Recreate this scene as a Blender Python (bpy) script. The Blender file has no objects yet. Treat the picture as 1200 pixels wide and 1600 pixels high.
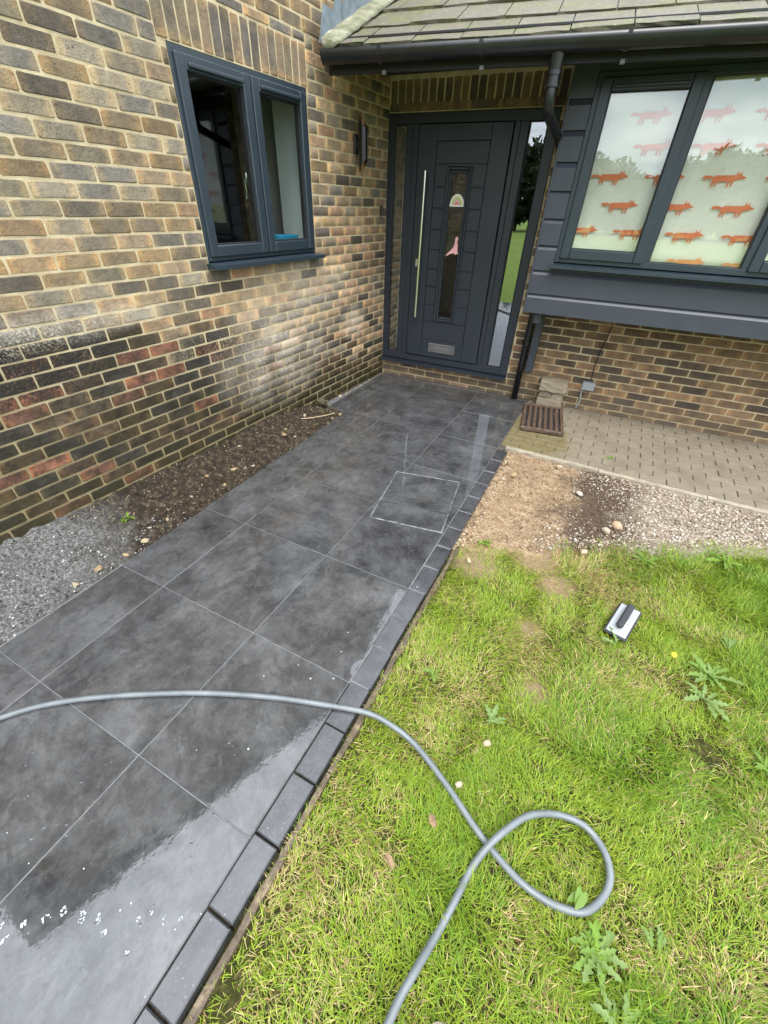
import bpy, bmesh, math, random
import numpy as np
from mathutils import Vector, Matrix
R = math.radians
random.seed(7)
rng = np.random.default_rng(7)
scene = bpy.context.scene
col = scene.collection

# ------------------------------------------------------------------ camera
CAM = Vector((2.6776, -4.6362, 1.7510))
CR = ((0.86490477, -0.32178957, 0.38521579), (0.50102905, 0.50737121, -0.70110223), (0.03015998, 0.79939097, 0.60005371))
cam = bpy.data.cameras.new('camera')
cam.sensor_fit = 'HORIZONTAL'
cam.sensor_width = 36.0
cam.lens = 641.0 / 1200 * 36
cam.clip_start = 0.05
cam.clip_end = 600
camo = bpy.data.objects.new('camera', cam)
col.objects.link(camo)
camo.matrix_world = Matrix.Translation(CAM) @ Matrix(CR).to_4x4()
scene.camera = camo

# ------------------------------------------------------------------ light
SUN_EL, SUN_AZ = 62.0, 150.0       # azimuth: clockwise from +Y
world = bpy.data.worlds.new('World')
scene.world = world
world.use_nodes = True
wn, wl = world.node_tree.nodes, world.node_tree.links
wn.clear()
w_out = wn.new('ShaderNodeOutputWorld')
w_bg = wn.new('ShaderNodeBackground')
w_bg.inputs['Strength'].default_value = 0.1
sky = wn.new('ShaderNodeTexSky')
sky.sky_type = 'NISHITA'
sky.sun_disc = False
sky.sun_elevation = R(SUN_EL)
sky.sun_rotation = R(SUN_AZ)
sky.air_density = 1.0
sky.dust_density = 2.0
tc = wn.new('ShaderNodeTexCoord')
sep = wn.new('ShaderNodeSeparateXYZ')
wl.new(tc.outputs['Generated'], sep.inputs[0])
mz = wn.new('ShaderNodeMath'); mz.operation = 'MAXIMUM'; mz.inputs[1].default_value = 0.0
wl.new(sep.outputs['Z'], mz.inputs[0])
az = wn.new('ShaderNodeMath'); az.operation = 'ADD'; az.inputs[1].default_value = 0.12
wl.new(mz.outputs[0], az.inputs[0])
dx = wn.new('ShaderNodeMath'); dx.operation = 'DIVIDE'
wl.new(sep.outputs['X'], dx.inputs[0]); wl.new(az.outputs[0], dx.inputs[1])
dy = wn.new('ShaderNodeMath'); dy.operation = 'DIVIDE'
wl.new(sep.outputs['Y'], dy.inputs[0]); wl.new(az.outputs[0], dy.inputs[1])
cmb = wn.new('ShaderNodeCombineXYZ')
wl.new(dx.outputs[0], cmb.inputs[0]); wl.new(dy.outputs[0], cmb.inputs[1])
cn = wn.new('ShaderNodeTexNoise')
cn.inputs['Scale'].default_value = 0.9; cn.inputs['Detail'].default_value = 7; cn.inputs['Roughness'].default_value = 0.55
wl.new(cmb.outputs[0], cn.inputs['Vector'])
cr = wn.new('ShaderNodeValToRGB')
cr.color_ramp.elements[0].position = 0.35; cr.color_ramp.elements[0].color = (5.2, 5.9, 6.9, 1)
cr.color_ramp.elements[1].position = 0.66; cr.color_ramp.elements[1].color = (11.0, 11.2, 11.4, 1)
wl.new(cn.outputs['Fac'], cr.inputs['Fac'])
# overcast luminance rises towards the zenith (CIE overcast sky)
cie = wn.new('ShaderNodeMath'); cie.operation = 'MULTIPLY_ADD'
wl.new(mz.outputs[0], cie.inputs[0]); cie.inputs[1].default_value = 1.0; cie.inputs[2].default_value = 0.55
cm = wn.new('ShaderNodeMix'); cm.data_type = 'RGBA'; cm.blend_type = 'MULTIPLY'; cm.inputs['Factor'].default_value = 1.0
wl.new(cr.outputs['Color'], cm.inputs['A']); wl.new(cie.outputs[0], cm.inputs['B'])
mx = wn.new('ShaderNodeMix'); mx.data_type = 'RGBA'
mx.inputs['Factor'].default_value = 0.9
wl.new(sky.outputs[0], mx.inputs['A']); wl.new(cm.outputs['Result'], mx.inputs['B'])
wl.new(mx.outputs['Result'], w_bg.inputs['Color'])
wl.new(w_bg.outputs[0], w_out.inputs['Surface'])

sl = bpy.data.lights.new('sun', 'SUN')
sl.energy = 0.85
sl.angle = R(28)
sl.color = (1.0, 0.96, 0.90)
slo = bpy.data.objects.new('sun', sl)
col.objects.link(slo)
sd = Vector((math.sin(R(SUN_AZ)) * math.cos(R(SUN_EL)), math.cos(R(SUN_AZ)) * math.cos(R(SUN_EL)), math.sin(R(SUN_EL))))
slo.rotation_euler = sd.to_track_quat('Z', 'Y').to_euler()
slo.location = (4, -8, 12)

vs = scene.view_settings
vs.view_transform = 'Standard'; vs.look = 'None'; vs.gamma = 1.0; vs.use_curve_mapping = False
vs.exposure = 1.95
scene.cycles.max_bounces = 10
scene.cycles.transparent_max_bounces = 16
scene.cycles.use_denoising = True
scene.cycles.sample_clamp_indirect = 8.0

# ------------------------------------------------------------------ helpers
WA = R(4.8)                         # the entrance wall is not quite square to the gable wall
WO = Vector((0, 0.04, 0))
EU = Vector((math.cos(WA), math.sin(WA), 0))
EN = Vector((math.sin(WA), -math.cos(WA), 0))
WALL_M = Matrix.Translation(WO) @ Matrix.Rotation(WA, 4, 'Z')   # local x = u, local -y = out of the wall
LEFT_M = Matrix.Rotation(math.pi / 2, 4, 'Z')                   # local x = world Y, local -y = world +X


def DW(u, n, z):
    return WO + EU * u + EN * n + Vector((0, 0, z))


def tag(o, label=None, cat=None, group=None, kind=None):
    if label: o['label'] = label
    if cat: o['category'] = cat
    if group: o['group'] = group
    if kind: o['kind'] = kind
    return o


def empty(name, loc=(0, 0, 0), rz=0.0):
    o = bpy.data.objects.new(name, None)
    col.objects.link(o)
    o.location = loc
    o.rotation_euler = (0, 0, rz)
    o.empty_display_size = 0.1
    return o


def link(name, me, parent=None, M=None):
    o = bpy.data.objects.new(name, me)
    col.objects.link(o)
    if M is not None: o.matrix_basis = M
    if parent is not None: o.parent = parent
    return o


class MB:
    def __init__(self):
        self.v, self.f = [], []

    def add(self, vs_, fs_):
        b = len(self.v)
        self.v += [tuple(p) for p in vs_]
        self.f += [tuple(i + b for i in q) for q in fs_]
        return self

    def box(self, x0, x1, y0, y1, z0, z1, M=None):
        p = [Vector((x, y, z)) for z in (z0, z1) for y in (y0, y1) for x in (x0, x1)]
        if M is not None: p = [M @ q for q in p]
        return self.add(p, [(0, 2, 3, 1), (4, 5, 7, 6), (0, 1, 5, 4), (2, 6, 7, 3), (0, 4, 6, 2), (1, 3, 7, 5)])

    def bbox(self, x0, x1, y0, y1, z0, z1, b=0.003, M=None):
        """box with chamfered edges"""
        b = min(b, (x1 - x0) * .45, (y1 - y0) * .45, (z1 - z0) * .45)
        bm = bmesh.new()
        bmesh.ops.create_cube(bm, size=1)
        for v in bm.verts:
            v.co = Vector(((x0 + x1) / 2 + v.co.x * (x1 - x0), (y0 + y1) / 2 + v.co.y * (y1 - y0), (z0 + z1) / 2 + v.co.z * (z1 - z0)))
        bmesh.ops.bevel(bm, geom=bm.edges[:], offset=b, segments=1, affect='EDGES', profile=0.7)
        bm.verts.index_update()
        p = [v.co.copy() for v in bm.verts]
        if M is not None: p = [M @ q for q in p]
        fs_ = [[v.index for v in f.verts] for f in bm.faces]
        bm.free()
        return self.add(p, fs_)

    def tube(self, pts, r, seg=12, caps=True, rad=None):
        pts = [Vector(p) for p in pts]
        n = len(pts)
        ring = []
        up = Vector((0, 0, 1))
        t0 = (pts[1] - pts[0]).normalized()
        if abs(t0.dot(up)) > .95: up = Vector((1, 0, 0))
        a = t0.cross(up).normalized()
        for i in range(n):
            t = ((pts[min(i + 1, n - 1)] - pts[max(i - 1, 0)])).normalized()
            a = (a - t * a.dot(t)).normalized()
            b = t.cross(a)
            rr = rad[i] if rad else r
            ring.append([pts[i] + (a * math.cos(2 * math.pi * k / seg) + b * math.sin(2 * math.pi * k / seg)) * rr for k in range(seg)])
        vs_ = [p for q in ring for p in q]
        fs_ = [(i * seg + k, i * seg + (k + 1) % seg, (i + 1) * seg + (k + 1) % seg, (i + 1) * seg + k) for i in range(n - 1) for k in range(seg)]
        if caps:
            fs_.append(tuple(range(seg))[::-1]); fs_.append(tuple((n - 1) * seg + k for k in range(seg)))
        return self.add(vs_, fs_)

    def prism(self, poly, y0, y1, M=None):
        """polygon in local xz extruded along y"""
        n = len(poly)
        p = [Vector((x, y0, z)) for x, z in poly] + [Vector((x, y1, z)) for x, z in poly]
        if M is not None: p = [M @ q for q in p]
        fs_ = [tuple(range(n)), tuple(range(2 * n - 1, n - 1, -1))]
        fs_ += [(i, i + n, (i + 1) % n + n, (i + 1) % n) for i in range(n)]
        return self.add(p, fs_)

    def slab(self, poly, z0, z1):
        """polygon in xy extruded along z"""
        n = len(poly)
        p = [(x, y, z0) for x, y in poly] + [(x, y, z1) for x, y in poly]
        fs_ = [tuple(range(n - 1, -1, -1)), tuple(range(n, 2 * n))]
        fs_ += [(i, (i + 1) % n, (i + 1) % n + n, i + n) for i in range(n)]
        return self.add(p, fs_)

    def mesh(self, name, mat=None, smooth=False):
        me = bpy.data.meshes.new(name)
        me.from_pydata([tuple(p) for p in self.v], [], self.f)
        bm = bmesh.new(); bm.from_mesh(me)
        bmesh.ops.recalc_face_normals(bm, faces=bm.faces[:])
        bm.to_mesh(me); bm.free()
        if smooth: me.polygons.foreach_set('use_smooth', [True] * len(me.polygons))
        if mat is not None: me.materials.append(mat)
        me.update()
        return me

    def build(self, name, mat, parent=None, M=None, smooth=False):
        return link(name, self.mesh(name, mat, smooth), parent, M)


def np_mesh(name, verts, faces_flat, loop_tot, mat, cols=None, smooth=False, uvs=None):
    me = bpy.data.meshes.new(name)
    me.vertices.add(len(verts)); me.vertices.foreach_set('co', np.asarray(verts, np.float32).ravel())
    me.loops.add(len(faces_flat)); me.loops.foreach_set('vertex_index', np.asarray(faces_flat, np.int32))
    st = np.concatenate([[0], np.cumsum(loop_tot)[:-1]]).astype(np.int32)
    me.polygons.add(len(loop_tot)); me.polygons.foreach_set('loop_start', st); me.polygons.foreach_set('loop_total', np.asarray(loop_tot, np.int32))
    if smooth: me.polygons.foreach_set('use_smooth', np.ones(len(loop_tot), bool))
    me.update(calc_edges=True)
    if cols is not None:
        at = me.color_attributes.new('tint', 'FLOAT_COLOR', 'POINT')
        at.data.foreach_set('color', np.asarray(cols, np.float32).ravel())
    if uvs is not None:
        ul = me.uv_layers.new(name='UVMap')
        ul.data.foreach_set('uv', np.asarray(uvs, np.float32).ravel())
    me.materials.append(mat)
    return me


# ------------------------------------------------------------------ materials
class NT:
    def __init__(self, name):
        self.m = bpy.data.materials.new(name)
        self.m.use_nodes = True
        self.t = self.m.node_tree
        self.n, self.l = self.t.nodes, self.t.links
        self.n.clear()
        self.out = self.n.new('ShaderNodeOutputMaterial')
        self.b = self.n.new('ShaderNodeBsdfPrincipled')
        self.l.new(self.b.outputs[0], self.out.inputs['Surface'])

    def put(self, sock, val):
        if isinstance(val, bpy.types.NodeSocket): self.l.new(val, sock)
        elif isinstance(val, (tuple, list)) and len(val) == 3 and sock.type == 'RGBA': sock.default_value = (*val, 1)
        else: sock.default_value = val

    def geo(self):
        return self.n.new('ShaderNodeNewGeometry').outputs['Position']

    def obj(self):
        return self.n.new('ShaderNodeTexCoord').outputs['Object']

    def uv(self):
        return self.n.new('ShaderNodeTexCoord').outputs['UV']

    def noise(self, vec, scale, detail=4, rough=0.55, dist=0.0, out='Fac'):
        q = self.n.new('ShaderNodeTexNoise')
        self.put(q.inputs['Vector'], vec)
        q.inputs['Scale'].default_value = scale; q.inputs['Detail'].default_value = detail
        q.inputs['Roughness'].default_value = rough; q.inputs['Distortion'].default_value = dist
        return q.outputs[out]

    def voro(self, vec, scale, feature='F1', out='Distance'):
        q = self.n.new('ShaderNodeTexVoronoi'); q.feature = feature
        self.put(q.inputs['Vector'], vec); q.inputs['Scale'].default_value = scale
        return q.outputs[out]

    def ramp(self, fac, stops):
        q = self.n.new('ShaderNodeValToRGB')
        e = q.color_ramp.elements
        while len(e) < len(stops): e.new(0.5)
        for k, (p, c) in enumerate(stops):
            e[k].position = p
            e[k].color = (c, c, c, 1) if isinstance(c, (int, float)) else (*c, 1)
        self.put(q.inputs['Fac'], fac)
        return q.outputs['Color']

    def mix(self, fac, a, b, mode='MIX'):
        q = self.n.new('ShaderNodeMix'); q.data_type = 'RGBA'; q.blend_type = mode
        self.put(q.inputs['Factor'], fac); self.put(q.inputs['A'], a); self.put(q.inputs['B'], b)
        return q.outputs['Result']

    def math(self, op, a, b=None, c=None, clamp=False):
        q = self.n.new('ShaderNodeMath'); q.operation = op; q.use_clamp = clamp
        self.put(q.inputs[0], a)
        if b is not None: self.put(q.inputs[1], b)
        if c is not None: self.put(q.inputs[2], c)
        return q.outputs[0]

    def xyz(self, vec):
        q = self.n.new('ShaderNodeSeparateXYZ'); self.put(q.inputs[0], vec)
        return q.outputs

    def blob(self, pos, c, r):
        """1 at c, falling to 0 at radius r (r per axis)"""
        q = self.n.new('ShaderNodeVectorMath'); q.operation = 'SUBTRACT'
        self.put(q.inputs[0], pos); q.inputs[1].default_value = c
        d = self.n.new('ShaderNodeVectorMath'); d.operation = 'DIVIDE'
        self.l.new(q.outputs[0], d.inputs[0]); d.inputs[1].default_value = r
        e = self.n.new('ShaderNodeVectorMath'); e.operation = 'LENGTH'
        self.l.new(d.outputs[0], e.inputs[0])
        return self.math('SUBTRACT', 1.0, e.outputs['Value'], clamp=True)

    def objcol(self):
        return self.n.new('ShaderNodeObjectInfo').outputs['Color']

    def objrand(self):
        return self.n.new('ShaderNodeObjectInfo').outputs['Random']

    def attr(self, name='tint'):
        q = self.n.new('ShaderNodeAttribute'); q.attribute_name = name
        return q.outputs['Color']

    def bump(self, h, strength=0.5, dist=0.01):
        q = self.n.new('ShaderNodeBump')
        q.inputs['Strength'].default_value = strength; q.inputs['Distance'].default_value = dist
        self.put(q.inputs['Height'], h)
        self.l.new(q.outputs[0], self.b.inputs['Normal'])

    def set(self, **kw):
        for k, v in kw.items():
            self.put(self.b.inputs[{'color': 'Base Color', 'rough': 'Roughness', 'metal': 'Metallic', 'spec': 'Specular IOR Level', 'coat': 'Coat Weight', 'sss': 'Subsurface Weight', 'trans': 'Transmission Weight'}[k]], v)
        return self.m


M = {}


def plain(name, c, rough=0.5, metal=0.0, var=0.12, scale=8.0, bumpd=0.0, bscale=120.0, spec=0.5):
    t = NT(name)
    n = t.noise(t.obj(), scale, 5)
    lo = tuple(x * (1 - var) for x in c); hi = tuple(min(1, x * (1 + var)) for x in c)
    t.set(color=t.ramp(n, [(0.3, lo), (0.7, hi)]), rough=t.math('ADD', t.math('MULTIPLY', t.noise(t.obj(), scale * 3, 3), 0.15), rough - 0.07), metal=metal, spec=spec)
    if bumpd: t.bump(t.noise(t.obj(), bscale, 3), 0.6, bumpd)
    M[name] = t.m
    return t.m


plain('frame_grey', (0.021, 0.032, 0.042), 0.36, var=0.06, bumpd=0.0006, bscale=300)
plain('door_grey', (0.017, 0.022, 0.031), 0.42, var=0.06, bumpd=0.0012, bscale=60)
t = NT('door_grain'); p = t.obj()
mp = t.n.new('ShaderNodeMapping'); mp.inputs['Scale'].default_value = (1.0, 1.0, 0.045); t.l.new(p, mp.inputs['Vector'])
gn = t.noise(mp.outputs[0], 150, 5, 0.6, 0.6)
t.set(color=t.ramp(t.noise(p, 5, 5), [(0.3, (0.0155, 0.020, 0.028)), (0.7, (0.0195, 0.0255, 0.0355))]), rough=t.ramp(t.noise(p, 9, 6, 0.65), [(0.3, 0.34), (0.7, 0.52)]))
t.bump(gn, 0.5, 0.0016); M['door_grain'] = t.m
plain('board_grey', (0.036, 0.042, 0.055), 0.45, var=0.07, bumpd=0.001, bscale=90)
plain('black_plastic', (0.010, 0.011, 0.012), 0.30, var=0.3)
plain('black_paint', (0.006, 0.006, 0.006), 0.55, var=0.2)
plain('gasket', (0.006, 0.006, 0.007), 0.6)
plain('steel', (0.62, 0.61, 0.58), 0.22, 1.0, var=0.05)
plain('bright_edge', (0.23, 0.24, 0.25), 0.3, 0.0, var=0.85, scale=18)
plain('dull_metal', (0.16, 0.16, 0.155), 0.45, 0.5, var=0.2)
plain('copper', (0.16, 0.075, 0.03), 0.45, 0.6)
plain('interior_white', (0.62, 0.63, 0.60), 0.7, var=0.04)
plain('interior_dark', (0.05, 0.04, 0.032), 0.8, var=0.3)
plain('interior_wood', (0.10, 0.045, 0.022), 0.6, var=0.4, scale=5)
plain('hall_floor', (0.16, 0.10, 0.06), 0.6, var=0.25)
plain('white_plastic', (0.75, 0.75, 0.72), 0.4, var=0.04)
plain('grey_plastic', (0.24, 0.255, 0.265), 0.45, var=0.08)
plain('blue_plastic', (0.02, 0.26, 0.44), 0.35, var=0.15)
plain('float_plate', (0.27, 0.285, 0.30), 0.45, var=0.1)
plain('float_rubber', (0.022, 0.023, 0.026), 0.7, var=0.25)
plain('sticker_blue', (0.12, 0.20, 0.55), 0.5)
plain('sticker_pink', (0.80, 0.42, 0.42), 0.5, var=0.15)
plain('sticker_red', (0.70, 0.16, 0.12), 0.5)
plain('sticker_yellow', (0.75, 0.62, 0.2), 0.5)
plain('sticker_green', (0.3, 0.5, 0.25), 0.5)
plain('fox_orange', (0.80, 0.225, 0.10), 0.9, var=0.06)
plain('lead', (0.12, 0.15, 0.175), 0.5, var=0.35, scale=12, bumpd=0.003, bscale=30)
plain('twig', (0.42, 0.33, 0.2), 0.8)
plain('foam', (0.36, 0.38, 0.40), 0.12, var=0.5, scale=90)
plain('flower_yellow', (0.80, 0.62, 0.02), 0.7)
plain('dry_leaf', (0.20, 0.13, 0.07), 0.8, var=0.3)

t = NT('hose'); p = t.obj()
t.bump(t.noise(p, 240, 4), 0.5, 0.0015)
t.set(color=t.ramp(t.noise(p, 9, 5), [(0.3, (0.080, 0.094, 0.100)), (0.7, (0.140, 0.157, 0.163))]), rough=t.ramp(t.noise(p, 14, 5), [(0.35, 0.22), (0.65, 0.5)])); M['hose'] = t.m

t = NT('fabric'); p = t.obj()
t.set(color=t.ramp(t.noise(p, 3, 5), [(0.3, (0.80, 0.75, 0.64)), (0.7, (0.88, 0.84, 0.74))]), rough=0.9)
t.bump(t.noise(p, 400, 2), 0.4, 0.001); M['fabric'] = t.m


def glass(name, tint=(0.92, 0.95, 0.94), ior=1.75):
    t = NT(name)
    t.n.remove(t.b)
    g = t.n.new('ShaderNodeBsdfGlossy'); g.inputs['Roughness'].default_value = 0.0
    g.inputs['Color'].default_value = (0.95, 0.97, 1, 1)
    tr = t.n.new('ShaderNodeBsdfTransparent'); tr.inputs['Color'].default_value = (*tint, 1)
    ge = t.n.new('ShaderNodeNewGeometry')
    fr = t.n.new('ShaderNodeFresnel')
    i = t.math('ADD', t.math('MULTIPLY', ge.outputs['Backfacing'], 1 / ior - ior), ior)
    t.l.new(i, fr.inputs['IOR'])
    mx = t.n.new('ShaderNodeMixShader')
    t.l.new(fr.outputs[0], mx.inputs[0]); t.l.new(tr.outputs[0], mx.inputs[1]); t.l.new(g.outputs[0], mx.inputs[2])
    t.l.new(mx.outputs[0], t.out.inputs['Surface'])
    M[name] = t.m
    return t.m


glass('glass', ior=1.55)
glass('bay_glass', ior=2.0)
glass('side_glass', ior=2.6)


def brick_mat(name, use_obj, zone):
    t = NT(name)
    pos = t.geo(); uv = t.uv()
    base = t.objcol() if use_obj else t.attr()
    ux, uy, _ = t.xyz(uv)
    # kiss marks: paler ends on each brick
    e = t.math('ABSOLUTE', t.math('SUBTRACT', ux, 0.5))
    nz = t.noise(pos, 26, 4)
    ef = t.ramp(t.math('ADD', e, t.math('MULTIPLY', t.math('SUBTRACT', nz, 0.5), 0.45)), [(0.27, 0.0), (0.45, 0.85)])
    kiss = t.mix(1.0, base, (1.62, 1.42, 1.10), 'MULTIPLY')
    c = t.mix(ef, base, kiss)
    # mottling and pits
    c = t.mix(t.ramp(t.noise(pos, 14, 6, 0.65), [(0.40, 0.0), (0.66, 0.8)]), c, t.mix(1.0, c, (0.62, 0.62, 0.64), 'MULTIPLY'))
    c = t.mix(t.ramp(t.noise(pos, 8, 5, 0.6), [(0.5, 0.0), (0.66, 0.6)]), c, t.mix(1.0, c, (1.45, 1.34, 1.16), 'MULTIPLY'))
    c = t.mix(t.ramp(t.noise(pos, 60, 5, 0.7), [(0.42, 0.0), (0.75, 0.5)]), c, t.mix(1.0, c, (1.5, 1.42, 1.3), 'MULTIPLY'))
    pit = t.ramp(t.math('ADD', t.voro(pos, 55), t.math('MULTIPLY', t.noise(pos, 9, 2), 0.5)), [(0.28, 1.0), (0.40, 0.0)])
    c = t.mix(t.math('MULTIPLY', pit, 0.7), c, (0.035, 0.03, 0.025))
    if zone == 'gable':
        # moss and damp along the foot
        px, py, pz = t.xyz(pos)
        dl = t.math('SUBTRACT', pz, t.math('MULTIPLY', t.math('ADD', py, 3.4), -0.27))
        blot = t.ramp(t.math('MULTIPLY', t.math('ADD', dl, t.math('MULTIPLY', t.math('SUBTRACT', t.noise(pos, 2.6, 5, 0.6), 0.5), 0.9)), 0.5), [(0.44, 0.8), (0.64, 0.0)])
        blot = t.math('MULTIPLY', blot, t.ramp(t.noise(pos, 7, 6, 0.7), [(0.38, 0.0), (0.6, 1.0)]))
        c = t.mix(blot, c, (0.022, 0.019, 0.011))
        foot = t.ramp(t.math('ADD', pz, t.math('MULTIPLY', t.noise(pos, 4, 5), 0.5)), [(0.38, 0.8), (0.62, 0.0)])
        c = t.mix(foot, c, (0.030, 0.026, 0.009))
        # white salts bloomed on the brick
        s = t.blob(pos, (0, -1.80, 0.70), (0.5, 0.85, 0.55))
        s = t.math('MAXIMUM', s, t.math('MULTIPLY', t.blob(pos, (0, -1.3, 1.1), (0.5, 0.9, 0.35)), 0.7))
        s = t.math('MAXIMUM', s, t.math('MULTIPLY', t.blob(pos, (0, -0.62, 0.72), (0.5, 0.28, 0.2)), 1.2))
        s = t.math('MAXIMUM', s, t.math('MULTIPLY', t.blob(pos, (0, -3.5, 1.17), (0.5, 0.75, 0.11)), 1.3))
        s = t.math('MULTIPLY', s, t.ramp(t.noise(pos, 4.5, 5, 0.6), [(0.32, 0.25), (0.6, 1.3)]))
        c = t.mix(t.math('MULTIPLY', s, 0.85, clamp=True), c, t.mix(0.45, (0.40, 0.355, 0.30), t.mix(1.0, c, (1.9, 1.9, 1.9), 'MULTIPLY')))
        n1 = t.ramp(t.noise(pos, 38, 6, 0.75), [(0.38, 0.0), (0.60, 1.0)])
        c = t.mix(t.math('MULTIPLY', t.math('MULTIPLY', s, n1), 0.9, clamp=True), c, (0.46, 0.41, 0.33))
        # black lichen freckles along the damp line
        s2 = t.math('MAXIMUM', t.blob(pos, (0, -3.75, 1.00), (0.5, 1.0, 0.26)), t.math('MULTIPLY', t.blob(pos, (0, -2.5, 0.85), (0.5, 0.6, 0.2)), 0.8))
        c = t.mix(t.math('MULTIPLY', t.math('MULTIPLY', s2, t.ramp(t.noise(pos, 75, 4, 0.8), [(0.43, 0.0), (0.53, 1.0)])), 1.7, clamp=True), c, (0.018, 0.017, 0.015))
        rough = t.ramp(t.math('MULTIPLY', t.math('ADD', pz, t.math('MULTIPLY', t.noise(pos, 3, 4), 0.6)), 0.5), [(0.45, 0.5), (0.68, 0.85)])
    else:
        px, py, pz = t.xyz(pos)
        foot = t.ramp(t.math('ADD', pz, t.math('MULTIPLY', t.noise(pos, 5, 5), 0.35)), [(0.16, 0.6), (0.34, 0.0)])
        c = t.mix(foot, c, (0.12, 0.095, 0.06))
        rough = 0.85
    t.set(color=c, rough=rough, spec=0.3)
    h = t.math('ADD', t.noise(pos, 45, 6, 0.65), t.math('MULTIPLY', t.noise(pos, 220, 3), 0.35))
    h = t.math('SUBTRACT', h, t.math('MULTIPLY', pit, 0.5))
    t.bump(h, 1.0, 0.007)
    M[name] = t.m


brick_mat('brick_gable_obj', True, 'gable')
brick_mat('brick_gable_joined', False, 'gable')
brick_mat('brick_entrance_obj', True, 'entrance')

t = NT('mortar'); p = t.geo()
c = t.ramp(t.noise(p, 9, 6), [(0.3, (0.37, 0.30, 0.18)), (0.7, (0.57, 0.485, 0.32))])
px, py, pz = t.xyz(p)
damp = t.ramp(t.math('MULTIPLY', t.math('ADD', t.math('ADD', pz, t.math('MULTIPLY', t.math('ADD', py, 3.4), 0.2)), t.math('MULTIPLY', t.noise(p, 3, 4), 0.7)), 0.5), [(0.42, 0.85), (0.74, 0.0)])
c = t.mix(damp, c, t.mix(t.noise(p, 20, 5), (0.10, 0.080, 0.034), (0.27, 0.215, 0.11)))
t.set(color=c, rough=0.9, spec=0.2)
t.bump(t.noise(p, 160, 4, 0.7), 0.9, 0.004); M['mortar'] = t.m

RIPPLES = [(2.095, -3.715, 0.085)]
t = NT('tile'); p = t.obj()
vec = t.n.new('ShaderNodeVectorMath'); vec.operation = 'ADD'
t.l.new(t.geo(), vec.inputs[0])
rv = t.n.new('ShaderNodeCombineXYZ'); rr = t.math('MULTIPLY', t.objrand(), 37.0)
t.l.new(rr, rv.inputs[0]); t.l.new(rr, rv.inputs[2]); t.l.new(rv.outputs[0], vec.inputs[1]); p = vec.outputs[0]
cl = t.noise(p, 3.4, 9, 0.66, 0.25)
c = t.ramp(cl, [(0.30, (0.020, 0.020, 0.0205)), (0.46, (0.040, 0.0405, 0.042)), (0.58, (0.064, 0.065, 0.067)), (0.72, (0.100, 0.102, 0.106))])
c = t.mix(t.ramp(t.noise(p, 14, 8, 0.75, 0.4), [(0.46, 0.0), (0.72, 0.55)]), c, (0.095, 0.095, 0.094))
c = t.mix(t.ramp(t.noise(p, 30, 6, 0.75, 0.6), [(0.5, 0.0), (0.7, 0.45)]), c, (0.020, 0.020, 0.021))
c = t.mix(t.ramp(t.noise(p, 90, 3), [(0.68, 0.0), (0.74, 0.35)]), c, (0.20, 0.20, 0.19))
rot = t.n.new('ShaderNodeVectorRotate'); rot.rotation_type = 'Z_AXIS'; t.l.new(p, rot.inputs['Vector'])
t.l.new(t.math('MULTIPLY', t.objrand(), 6.28), rot.inputs['Angle'])
mp = t.n.new('ShaderNodeMapping'); mp.inputs['Scale'].default_value = (1.0, 1.5, 1.0); t.l.new(rot.outputs[0], mp.inputs['Vector'])
sp_ = mp.outputs[0]
c = t.mix(t.ramp(t.noise(sp_, 3.0, 13, 0.70, 0.5), [(0.50, 0.0), (0.545, 0.14), (0.64, 0.26)]), c, (0.108, 0.110, 0.114))
c = t.mix(t.ramp(t.noise(sp_, 5.2, 13, 0.72, 0.7), [(0.53, 0.0), (0.58, 0.38)]), c, (0.024, 0.0235, 0.023))
c = t.mix(t.ramp(t.noise(sp_, 9.0, 12, 0.75, 0.3), [(0.56, 0.0), (0.62, 0.2)]), c, (0.135, 0.137, 0.141))
wp = t.geo()
film = t.noise(wp, 3.2, 5, 0.6, 0.5)
t.set(color=c, rough=t.ramp(film, [(0.42, 0.012), (0.68, 0.07)]), spec=0.75)
h = t.math('ADD', t.math('MULTIPLY', t.noise(wp, 7, 4, 0.6), 0.0007), t.math('MULTIPLY', t.noise(wp, 60, 3, 0.6), 0.00008))
# beads of water standing on the film, and ring ripples from falling drops
vd = t.voro(wp, 34); vc = t.voro(wp, 34, out='Color')
bead = t.math('MULTIPLY', t.ramp(vd, [(0.05, 1.0), (0.17, 0.0)]), t.ramp(t.xyz(vc)[0], [(0.86, 0.0), (0.87, 1.0)]))
h = t.math('ADD', h, t.math('MULTIPLY', bead, 0.0009))
for cx_, cy_, rr_ in RIPPLES:
    dv = t.n.new('ShaderNodeVectorMath'); dv.operation = 'DISTANCE'; t.l.new(wp, dv.inputs[0]); dv.inputs[1].default_value = (cx_, cy_, 0)
    d_ = dv.outputs['Value']
    env = t.math('SUBTRACT', 1.0, t.math('DIVIDE', d_, rr_), clamp=True)
    h = t.math('ADD', h, t.math('MULTIPLY', t.math('MULTIPLY', env, t.math('SINE', t.math('MULTIPLY', d_, 10.0 / rr_))), rr_ * 0.016))
t.bump(h, 1.0, 1.0)
M['tile'] = t.m

t = NT('block'); p = t.geo()
c = t.ramp(t.noise(p, 9, 7, 0.65), [(0.3, (0.022, 0.022, 0.024)), (0.7, (0.060, 0.061, 0.064))])
c = t.mix(t.ramp(t.noise(p, 120, 3), [(0.66, 0.0), (0.72, 0.6)]), c, (0.2, 0.2, 0.19))
t.set(color=c, rough=t.ramp(t.noise(p, 7, 4), [(0.35, 0.07), (0.65, 0.22)]), spec=0.75)
t.bump(t.noise(p, 90, 5, 0.7), 0.45, 0.002); M['block'] = t.m

plain('grout', (0.115, 0.117, 0.12), 0.6, var=0.3, scale=20)

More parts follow.
